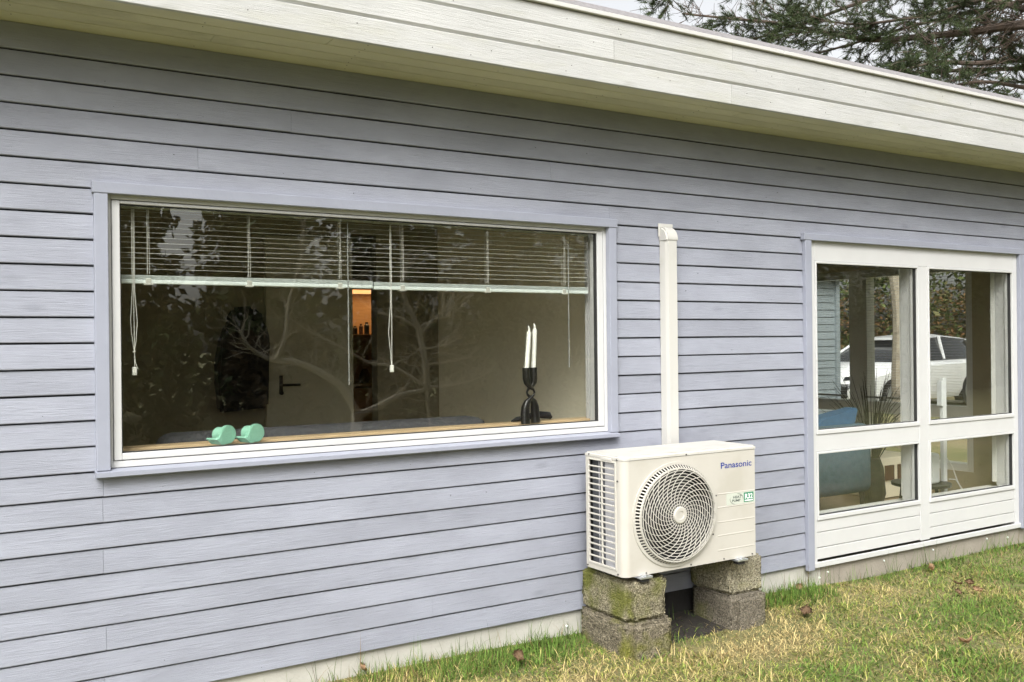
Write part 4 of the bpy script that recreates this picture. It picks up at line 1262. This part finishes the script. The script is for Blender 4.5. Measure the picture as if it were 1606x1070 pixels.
tag(gr, 'short winter lawn, straw coloured and green blades', 'grass', kind='stuff')


# fallen leaves
def leaf(x, y, s, rz, rx, curl, label, up=0.012):
    bm = bmesh.new()
    pts = []
    rl = random.Random(int(x * 1000))
    n = 7
    rows = []
    for i in range(n + 1):
        u = i / n
        wd = s * 0.36 * math.sin(PI * min(1, u * 0.93 + 0.05)) ** 0.8 * (1 + 0.35 * ((i % 2) - 0.5))
        zc = curl * s * (u - 0.5) ** 2
        rows.append([bm.verts.new((s * (u - 0.5), k * wd, zc + abs(k) * s * 0.16 * (0.5 + curl) + rl.uniform(-0.05, 0.05) * s)) for k in (-1, -0.45, 0, 0.45, 1)])
    for a, b in zip(rows, rows[1:]):
        for k in range(4):
            bm.faces.new((a[k], b[k], b[k + 1], a[k + 1]))
    bmesh.ops.solidify(bm, geom=list(bm.faces), thickness=0.0006)
    me = bpy.data.meshes.new('fallen_leaf'); bm.to_mesh(me); bm.free(); me.materials.append(M['leaf'])
    for p_ in me.polygons: p_.use_smooth = True
    o = link('fallen_leaf', me)
    o.scale = (0.82, 0.82, 0.82)
    o.location = (x, y, gz(x, y) + up * 0.8); o.rotation_euler = (rx, R.uniform(-0.3, 0.3), rz)
    return tag(o, label, 'leaf', 'fallen leaves on the lawn')


for a in ((5.16, -0.483, 0.085, 0.4, 0.2, 0.8, 'pale brown fallen leaf at the back of the cluster on the right lawn', 0.03),
          (5.043, -0.611, 0.08, 1.4, -0.2, 0.7, 'brown fallen leaf at the front right of the cluster on the right lawn', 0.03),
          (5.105, -0.446, 0.06, 2.2, 0.1, 0.9, 'small brown leaf at the back left of the cluster on the right lawn', 0.03),
          (4.926, -0.566, 0.065, 0.9, 0.2, 0.6, 'small brown leaf at the front left of the cluster on the right lawn', 0.03),
          (5.299, -0.12, 0.085, 0.6, 1.1, 1.2, 'curled dark brown leaf standing upright by the tan plinth', 0.045),
          (4.182, -0.060, 0.075, 0.2, 0.6, 1.0, 'dark brown leaf in the green tuft by the plinth corner', 0.035),
          (3.851, -0.406, 0.11, 0.5, 0.15, 0.5, 'large straw brown leaf right of the right block stack', 0.03),
          (2.172, -0.25, 0.10, 1.0, 0.4, 0.9, 'large tan leaf on the lawn left of the left block stack', 0.045),
          (1.538, 0.0, 0.07, 1.3, 0.9, 0.8, 'small reddish leaf leaning by the far left end of the grass', 0.045),
          (4.089, -1.148, 0.075, 2.0, 0.2, 1.0, 'crumpled brown leaf on the bare spot of the foreground lawn', 0.02)):
    leaf(*a)


# ------------------------------------------------------------------ trees
def jitter_path(p0, p1, n, amp, rr):
    p0, p1 = Vector(p0), Vector(p1)
    out = []
    for i in range(n + 1):
        u = i / n
        w_ = 4 * u * (1 - u)
        out.append(p0.lerp(p1, u) + Vector((rr.uniform(-amp, amp), rr.uniform(-amp, amp), rr.uniform(-amp, amp))) * w_)
    return out


def smooth_path(P, k=4):
    P = [Vector(p) for p in P]
    out = []
    for i in range(len(P) - 1):
        a = P[max(0, i - 1)]; b = P[i]; c = P[i + 1]; d = P[min(len(P) - 1, i + 2)]
        for s in range(k):
            t = s / k
            out.append(0.5 * ((2 * b) + (-a + c) * t + (2 * a - 5 * b + 4 * c - d) * t * t + (-a + 3 * b - 3 * c + d) * t ** 3))
    out.append(P[-1])
    return out


rp_ = random.Random(21)
pine = thing('pine_tree', (15.9, 4.05, 0), 'large dark pine spreading bare twigs and needle tufts above the roof', 'tree')
tk = MB(); tk.tube(smooth_path([(15.9, 4.05, -0.2), (15.85, 4.1, 3), (15.75, 4.0, 6), (15.7, 3.9, 8.5), (15.5, 3.9, 11.5)]), [0.30 - 0.012 * i for i in range(17)], 10); tk.build('trunk', 'bark', pine, True)
limbs = [
    [(15.75, 3.95, 6.0), (14.66, 3.9, 6.1), (14.44, 4.5, 6.29), (14.32, 5.27, 6.39), (14.25, 6.02, 6.52), (14.02, 6.86, 6.66), (13.85, 7.67, 6.98), (13.62, 8.52, 7.36), (13.24, 9.45, 7.67), (12.8, 10.42, 7.99)],
    [(15.75, 3.95, 6.2), (14.78, 4.29, 6.46), (14.95, 4.89, 6.8), (14.99, 5.57, 7.21), (14.89, 6.33, 7.63), (14.65, 7.18, 7.92)],
    [(15.8, 4.0, 6.0), (15.08, 4.81, 5.95), (14.12, 5.04, 5.79), (13.33, 5.17, 5.73), (12.64, 5.25, 5.53)],
    [(15.7, 3.95, 6.9), (14.83, 3.75, 7.03), (14.44, 4.49, 6.89), (14.15, 5.38, 6.79), (13.97, 6.19, 6.82), (13.64, 7.09, 6.94), (13.36, 7.97, 7.36)],
    [(15.7, 3.95, 8.3), (14.6, 5.1, 8.05), (13.01, 5.72, 7.53), (11.48, 6.31, 7.12), (10.16, 6.77, 6.87), (9.37, 6.9, 6.63)],
    [(15.8, 4.0, 5.2), (15.2, 4.73, 5.45), (14.21, 4.99, 5.5), (13.33, 5.18, 5.31)],
    [(15.7, 4.0, 7.5), (14.9, 5.4, 7.6), (14.4, 6.9, 7.55), (14.0, 8.3, 7.4), (13.5, 9.4, 7.25), (12.9, 10.3, 7.1)],
    [(15.7, 4.0, 7.0), (15.3, 5.3, 7.0), (14.9, 6.6, 7.0), (14.6, 8.2, 6.95), (14.1, 9.5, 6.9)],
    [(15.7, 4.0, 5.7), (15.5, 5.0, 5.9), (15.0, 6.3, 6.1), (14.6, 7.4, 6.2), (14.2, 8.4, 6.35)],
]
lr = [0.085, 0.075, 0.06, 0.05, 0.06, 0.045, 0.05, 0.045, 0.045]
tips = []           # (point, direction, weight)
tw = MB()
for P_, r0 in zip(limbs, lr):
    sm_ = smooth_path(P_, 4)
    n = len(sm_)
    lm = MB(); lm.tube(sm_, [r0 * (1 - 0.82 * i / (n - 1)) + 0.004 for i in range(n)], 8); lm.build('limb', 'bark', pine, True)
    for i in range(3, n):
        u = i / (n - 1)
        for _ in range(3):
            if rp_.random() < 0.18: continue
            t = (sm_[min(i + 1, n - 1)] - sm_[max(0, i - 1)]).normalized()
            side = t.orthogonal().normalized(); side.rotate(Matrix.Rotation(rp_.uniform(0, 2 * PI), 3, t))
            d = (t * rp_.uniform(0.5, 1.1) + side * rp_.uniform(0.5, 1.0) + Vector((0, 0, rp_.uniform(-0.35, 0.3)))).normalized()
            l = rp_.uniform(0.4, 1.1) * (1.0 - 0.35 * u)
            p0 = sm_[i]; p1 = p0 + d * l
            sec = jitter_path(p0, p1, 4, 0.07, rp_)
            tw.tube(sec, [0.013 * (1 - 0.6 * u), 0.011 * (1 - 0.6 * u), 0.008, 0.006, 0.004], 4, cap=False)
            for j in range(1, 5):
                for _ in range(2):
                    d2 = (d * rp_.uniform(0.4, 1.0) + Vector((rp_.uniform(-1, 1), rp_.uniform(-1, 1), rp_.uniform(-0.7, 0.8))) * 0.7).normalized()
                    l2 = rp_.uniform(0.15, 0.42)
                    q0 = sec[j]; q1 = q0 + d2 * l2
                    pp = jitter_path(q0, q1, 2, 0.03, rp_)
                    tw.tube(pp, [0.006, 0.0045, 0.003], 3, cap=False)
                    tips.append((pp[1], d2, u)); tips.append((q1, d2, u))
tw.build('twigs', 'bark', pine)['kind'] = 'stuff'
# needles: tufts of thin blades around the twig ends, clumped
NV, NF, NT = [], [], []
cnt = 0
for (p, d, u) in tips:
    cl_ = mnoise.noise(Vector((p.x, p.y * 0.7, p.z)) * 1.05 + Vector((4.2, 1, 0)))
    pr_ = 0.70 + 2.1 * cl_ + 0.25 * (u - 0.5)
    if rp_.random() > pr_: continue
    base = np.array(p)
    k = rp_.randint(32, 52)
    tone = rp_.uniform(0.65, 1.35)
    for _ in range(k):
        dv = (d * rp_.uniform(0.3, 1.3) + Vector((rp_.gauss(0, 1), rp_.gauss(0, 1), rp_.gauss(0, 1))) * 0.6).normalized()
        l = rp_.uniform(0.06, 0.12)
        o_ = p - d * rp_.uniform(0, 0.12)
        sd_ = dv.orthogonal().normalized(); sd_.rotate(Matrix.Rotation(rp_.uniform(0, 6.28), 3, dv)); sd_ *= 0.0038
        NV += [o_ - sd_, o_ + sd_, o_ + dv * l]
        NF.append((cnt, cnt + 1, cnt + 2)); cnt += 3
        c_ = (0.050 * tone, 0.072 * tone, 0.026 * tone)
        NT += [c_, c_, c_]
nd = from_arrays('needles', np.array([tuple(v) for v in NV]), NF, 'needle', pine, np.array(NT)); nd['kind'] = 'stuff'

# bare garden tree in front of the house, mirrored in the wide pane
bt = thing('bare_tree', (3.79, -5.5, 0), 'leafless pale garden tree whose branches mirror in the wide window pane', 'tree')
tr = MB(); tr.tube(smooth_path([(3.82, -5.55, -0.2), (3.80, -5.52, 0.22), (3.77, -5.5, 0.49), (3.794, -5.5, 0.70)]), 0.065, 8); tr.build('trunk', 'palebark', bt, True)
BR_ = [([(3.794, -5.5, 0.68), (3.654, -5.5, 0.933), (3.55, -5.5, 1.037), (3.343, -5.55, 1.176), (3.141, -5.6, 1.259), (2.942, -5.6, 1.276), (2.78, -5.65, 1.35), (2.653, -5.6, 1.447), (2.591, -5.6, 1.574)], .048),
       ([(3.794, -5.5, 0.68), (3.977, -5.45, 0.751), (4.238, -5.4, 0.877), (4.506, -5.4, 0.922), (4.569, -5.4, 0.98)], .045),
       ([(4.56, -5.4, 0.95), (4.549, -5.4, 1.215), (4.513, -5.45, 1.496), (4.476, -5.45, 1.636), (4.365, -5.5, 1.914), (4.328, -5.5, 2.052), (4.369, -5.5, 2.262), (4.3, -5.5, 2.7)], .040),
       ([(4.569, -5.4, 0.95), (4.57, -5.4, 0.72), (4.60, -5.4, 0.5)], .02),
       ([(2.942, -5.6, 1.276), (3.01, -5.5, 1.507), (3.047, -5.5, 1.831), (3.117, -5.5, 2.092), (3.187, -5.5, 2.355), (3.25, -5.5, 2.8)], .022),
       ([(4.514, -5.45, 1.53), (4.752, -5.4, 1.778), (4.929, -5.3, 1.815)], .018), ([(4.476, -5.45, 1.601), (4.751, -5.5, 1.707), (4.952, -5.6, 1.729)], .018),
       ([(4.476, -5.45, 1.60), (4.286, -5.5, 1.719), (4.062, -5.55, 1.773), (3.881, -5.6, 1.907), (3.789, -5.6, 2.075)], .018),
       ([(4.569, -5.4, 0.95), (4.902, -5.5, 0.958), (5.23, -5.6, 0.997), (5.5, -5.6, 1.1)], .02),
       ([(4.523, -5.4, 0.98), (4.204, -5.5, 1.188), (3.982, -5.6, 1.228), (3.66, -5.6, 1.402), (3.348, -5.7, 1.571), (3.146, -5.7, 1.702)], .02),
       ([(4.527, -5.42, 1.37), (4.827, -5.5, 1.408), (5.071, -5.6, 1.492)], .014), ([(4.512, -5.42, 1.391), (4.357, -5.3, 1.324), (4.168, -5.2, 1.258)], .014),
       ([(4.548, -5.4, 1.201), (4.905, -5.3, 1.243), (5.028, -5.2, 1.312)], .014)]
tg = MB()
rb = random.Random(5)
for P_, r0 in BR_:
    s_ = smooth_path(P_, 3); n = len(s_)
    b_ = MB(); b_.tube(s_, [r0 * (1 - 0.72 * i / (n - 1)) for i in range(n)], 7); b_.build('branch', 'palebark', bt, True)
    for i in range(2, n):
        for _ in range(2):
            if rb.random() < 0.25: continue
            t = (s_[min(i + 1, n - 1)] - s_[i - 1]).normalized()
            d = (t * 0.6 + Vector((rb.uniform(-1, 1), rb.uniform(-0.6, 0.6), rb.uniform(-0.4, 1)))).normalized()
            l = rb.uniform(0.12, 0.45)
            p1 = s_[i] + d * l
            pp = jitter_path(s_[i], p1, 3, 0.03, rb)
            tg.tube(pp, [0.0065, 0.005, 0.004, 0.002], 4, cap=False)
            p2 = pp[2] + (d + Vector((rb.uniform(-1, 1), 0, rb.uniform(-1, 1))) * 0.8).normalized() * l * 0.5
            tg.tube([pp[2], p2], [0.004, 0.002], 3, cap=False)
tg.build('twigs', 'palebark', bt)['kind'] = 'stuff'


def leaf_cloud(pts, size, cols, rng, flat=0.5):
    """many small leaf-sized quads at pts"""
    n = len(pts)
    d = rng.normal(size=(n, 3)); d /= np.linalg.norm(d, axis=1)[:, None]
    e = rng.normal(size=(n, 3)); e -= d * (e * d).sum(1)[:, None]; e /= np.linalg.norm(e, axis=1)[:, None]
    s = rng.uniform(*size, n)[:, None]
    V = np.stack([pts - d * s, pts - e * s * flat, pts + d * s, pts + e * s * flat], 1).reshape(-1, 3)
    F = np.arange(n * 4).reshape(n, 4)
    c = np.array(cols)[rng.integers(0, len(cols), n)] * rng.uniform(0.6, 1.4, (n, 1))
    return V, F, np.repeat(c, 4, 0)


def crown_pts(cx, cy, z0, z1, r, n, rng, shape='cone'):
    u = rng.random(n) ** (0.75 if shape == 'cone' else 1.0)
    z = z0 + (z1 - z0) * u
    rad = r * ((1 - u) ** 0.8 + 0.06) if shape == 'cone' else r * np.sqrt(np.clip(1 - (2 * u - 1) ** 2, 0.02, 1))
    rad = rad * (0.78 + 0.34 * np.sin(z * 6 + cx) * np.sin(z * 2.3))
    a = rng.uniform(0, 2 * PI, n); q = rng.random(n) ** 0.4
    q = q * (0.85 + 0.25 * np.sin(a * 5 + z * 3))
    return np.stack([cx + rad * q * np.cos(a), cy + rad * q * np.sin(a), z], 1)


rw = np.random.default_rng(3)
DK = [(0.060, 0.085, 0.028), (0.095, 0.118, 0.040), (0.045, 0.055, 0.022), (0.11, 0.105, 0.045)]
# the dark wood that faces the house, behind the viewer
VV, FF, TT, off = [], [], [], 0
for i in range(64):
    row = i % 3
    x = -16 + i * 0.98 + rw.uniform(-0.8, 0.8); y = -(12.5 + row * 2.4) + rw.uniform(-0.8, 0.8) - 0.10 * max(0, x - 14)
    h = (rw.uniform(6.0, 10.0) + row * 1.0) * (0.35 if x < -2 else 0.85 + 0.45 * min(1.0, max(0.0, (x - 5) / 9.0)))  # heights shaped for the light: cut low at left, raised at right
    v, f, t = leaf_cloud(crown_pts(x, y, 0.1, h, rw.uniform(1.6, 2.5), 3600, rw, 'cone' if rw.random() < 0.6 else 'ball'), (0.05, 0.165), DK if rw.random() < 0.72 else [(0.10, 0.07, 0.035), (0.07, 0.055, 0.03)], rw)
    VV.append(v); FF.append(f + off); TT.append(t); off += len(v)
for i in range(70):
    x = -14 + i * 0.80 + rw.uniform(-0.4, 0.4); y = -11.0 + rw.uniform(-0.7, 0.7) - 0.10 * max(0, x - 14)
    v, f, t = leaf_cloud(crown_pts(x, y, -0.3, rw.uniform(1.3, 2.6), rw.uniform(0.7, 1.2), 1500, rw, 'ball'), (0.04, 0.12), DK if rw.random() < 0.7 else [(0.10, 0.07, 0.035), (0.07, 0.055, 0.03)], rw)
    VV.append(v); FF.append(f + off); TT.append(t); off += len(v)
wd = from_arrays('woodland', np.concatenate(VV), np.concatenate(FF), 'foliage', None, np.concatenate(TT))
tag(wd, 'dark dense wood facing the house, mirrored in the panes', 'woodland', kind='stuff')

# beyond the end wall: annex, car, trunk, hedge, conifers
an = thing('annex', (9.0, 6.2, 0), 'grey boarded annex seen through the left pane of the divided window', 'shed')
b_ = MB(); b_.box(7.75, 4.655, 0, 10.27, 7.5, 2.25); b_.build('annex_core', 'core', an)
for k in range(23):
    z0 = 2.2 - 0.0961 * (k + 1)
    if z0 < 0.02: break
    board(7.74, 10.235, z0, z0 + 0.0961, 4.63, 'annex_board', 'annex', an)
b_ = MB(); b_.box(10.22, 4.60, 0, 10.29, 4.70, 2.25, 0.003); b_.build('corner_board', 'annex', an)
b_ = MB(); b_.box(7.7, 4.45, 2.26, 10.45, 7.6, 2.36); b_.build('annex_roof', 'felt', an)

b_ = MB(); b_.tube(smooth_path([(10.98, 4.10, -0.1), (10.95, 4.17, 0.8), (11.0, 4.2, 1.8), (10.9, 4.3, 3.2), (11.0, 4.3, 3.9)]), [0.13 - 0.004 * i for i in range(17)], 10)
bi = thing('birch_tree', (10.95, 4.17, 0), 'pale birch trunk standing between the house and the white car', 'tree')
b_.build('trunk', 'birch', bi, True)
v, f, t = leaf_cloud(crown_pts(11.0, 4.3, 2.4, 4.0, 0.9, 900, rw, 'ball'), (0.03, 0.07), [(0.06, 0.07, 0.03), (0.09, 0.08, 0.04)], rw)
from_arrays('crown', v, f, 'foliage', bi, t)


def car():
    nose = Vector((14.50, 8.45, 0))
    hd = (-rt0 * 0.80 - fw * 0.60).normalized()        # heading
    lf = Vector((-hd.y, hd.x, 0))
    root = thing('parked_car', tuple(nose - hd * 2.2), 'white hatchback parked beyond the end wall window', 'car')

    def W(l, s, z):                                    # l metres back from the nose, s sideways
        p = nose - hd * l + lf * s
        return (p.x, p.y, z)

    def loft(secs, name, mat):
        b = MB(); rings = [[b.bm.verts.new(W(*p)) for p in s] for s in secs]
        for a, c in zip(rings, rings[1:]):
            for k in range(len(a) - 1):
                b.bm.faces.new((a[k], a[k + 1], c[k + 1], c[k]))
        b.bm.faces.new(rings[0]); b.bm.faces.new(rings[-1][::-1])
        return b.build(name, mat, root, True, 0.7)
    st = [(0.0, .70, .42, .60), (0.08, .80, .25, .70), (0.5, .87, .20, .82), (1.3, .89, .20, .95), (1.7, .90, .20, .98), (2.9, .90, .20, 1.0), (4.2, .88, .22, 1.02), (4.75, .82, .28, 1.0), (4.85, .75, .4, .9)]
    body = loft([[(l, -w * .9, zb), (l, -w, zb + .15), (l, -w, zt - .12), (l, -w * .82, zt), (l, w * .82, zt), (l, w, zt - .12), (l, w, zb + .15), (l, w * .9, zb), (l, -w * .9, zb)] for l, w, zb, zt in st], 'body', 'carwhite')
    loft([[(l, -w, z0), (l, -w2, z1), (l, w2, z1), (l, w, z0), (l, -w, z0)] for l, w, w2, z0, z1 in ((1.32, .76, .74, .92, .95), (2.25, .80, .64, .97, 1.40), (3.2, .80, .62, .98, 1.44), (4.2, .79, .60, .99, 1.38), (4.7, .76, .64, .98, 1.04))], 'windows', 'carglass')
    loft([[(l, -w, z), (l, -w * .7, z + .05), (l, w * .7, z + .05), (l, w, z), (l, -w, z)] for l, w, z in ((2.1, .62, 1.385), (3.2, .63, 1.445), (4.35, .60, 1.37))], 'roof', 'carwhite')
    for s in (-0.9, 0.9):
        for (l0, z0_, l1, z1_) in ((1.3, .95, 2.25, 1.40), (3.0, .98, 3.05, 1.44), (4.7, 1.0, 4.2, 1.39)):
            b = MB(); sg = 1 if s > 0 else -1
            b.tube([W(l0, sg * .79, z0_), W(l1, sg * .65, z1_)], 0.035, 6); b.build('pillar', 'carwhite', root)
    for l in (0.92, 3.85):
        for s in (-1, 1):
            c = Vector(W(l, s * 0.80, 0.32)); ax = lf * s
            b = MB()
            n = 24
            A = []
            for r_, o in ((0.32, -0.1), (0.32, 0.09), (0.22, 0.105)):
                A.append([b.bm.verts.new(c + ax * o + (hd * math.cos(2 * PI * k / n) + up0 * math.sin(2 * PI * k / n)) * r_) for k in range(n)])
            for a, d in zip(A, A[1:]):
                for k in range(n): b.bm.faces.new((a[k], a[(k + 1) % n], d[(k + 1) % n], d[k]))
            wh = b.build('wheel', 'tyre', root, True)
            b = MB(); A = []
            for r_, o in ((0.22, 0.104), (0.06, 0.112)):
                A.append([b.bm.verts.new(c + ax * o + (hd * math.cos(2 * PI * k / 10) + up0 * math.sin(2 * PI * k / 10)) * r_) for k in range(10)])
            for k in range(10): b.bm.faces.new((A[0][k], A[0][(k + 1) % 10], A[1][(k + 1) % 10], A[1][k]))
            b.bm.faces.new(A[1]); b.build('rim', 'rim', wh)
    for s in (-1, 1):
        b = MB(); b.poly([W(-0.004, s * .45, .64), W(0.05, s * .79, .67), W(0.10, s * .80, .74), W(0.05, s * .45, .70)], tuple(-hd * 0.03)); b.build('headlight', 'carglass', root)
    b = MB(); b.poly([W(-0.012, -.5, .30), W(-0.012, .5, .30), W(-0.012, .55, .52), W(-0.012, -.55, .52)], tuple(-hd * 0.05)); b.build('radiator_grille', 'tyre', root)


car()
v, f, t = leaf_cloud(np.stack([rw.uniform(17, 33, 17000), np.zeros(17000), rw.uniform(0, 3.0, 17000)], 1) * np.array([1, 1, 1]) + np.stack([np.zeros(17000), 0 * rw.random(17000), np.zeros(17000)], 1), (0.025, 0.065), [(0.135, 0.075, 0.034), (0.11, 0.065, 0.03), (0.08, 0.062, 0.028)], rw)
v2 = v.copy(); v2[:, 1] = 24.0 - 0.82 * (v[:, 0] - 17) + np.repeat(rw.normal(0, 0.5, 17000), 4); v2[:, 1] += v[:, 1]
hdg = from_arrays('beech_hedge', v2, f, 'foliage', None, t)
tag(hdg, 'rust brown beech hedge behind the white car', 'hedge')
for i, (x, y, h, lab) in enumerate(((25.5, 18.8, 9.0, 'dark conifer behind the rust hedge, seen in the leftmost pane'), (28.0, 16.6, 10.0, 'dark conifer behind the car roof, tallest of the row'), (30.5, 14.4, 9.0, 'dark conifer at the right end of the row behind the car'), (34, 13.0, 10.0, 'dark conifer farthest right beyond the parked car'))):
    t_ = thing('conifer', (x, y, 0), lab, 'tree', 'conifers behind the car')
    b_ = MB(); b_.tube([(x, y, 0), (x, y, h * 0.9)], [0.2, 0.03], 8); b_.build('trunk', 'bark', t_)
    v, f, tt = leaf_cloud(crown_pts(x, y, 0.3, h, 3.4, 9000, rw), (0.05, 0.15), DK, rw)
    from_arrays('crown', v, f, 'foliage', t_, tt)
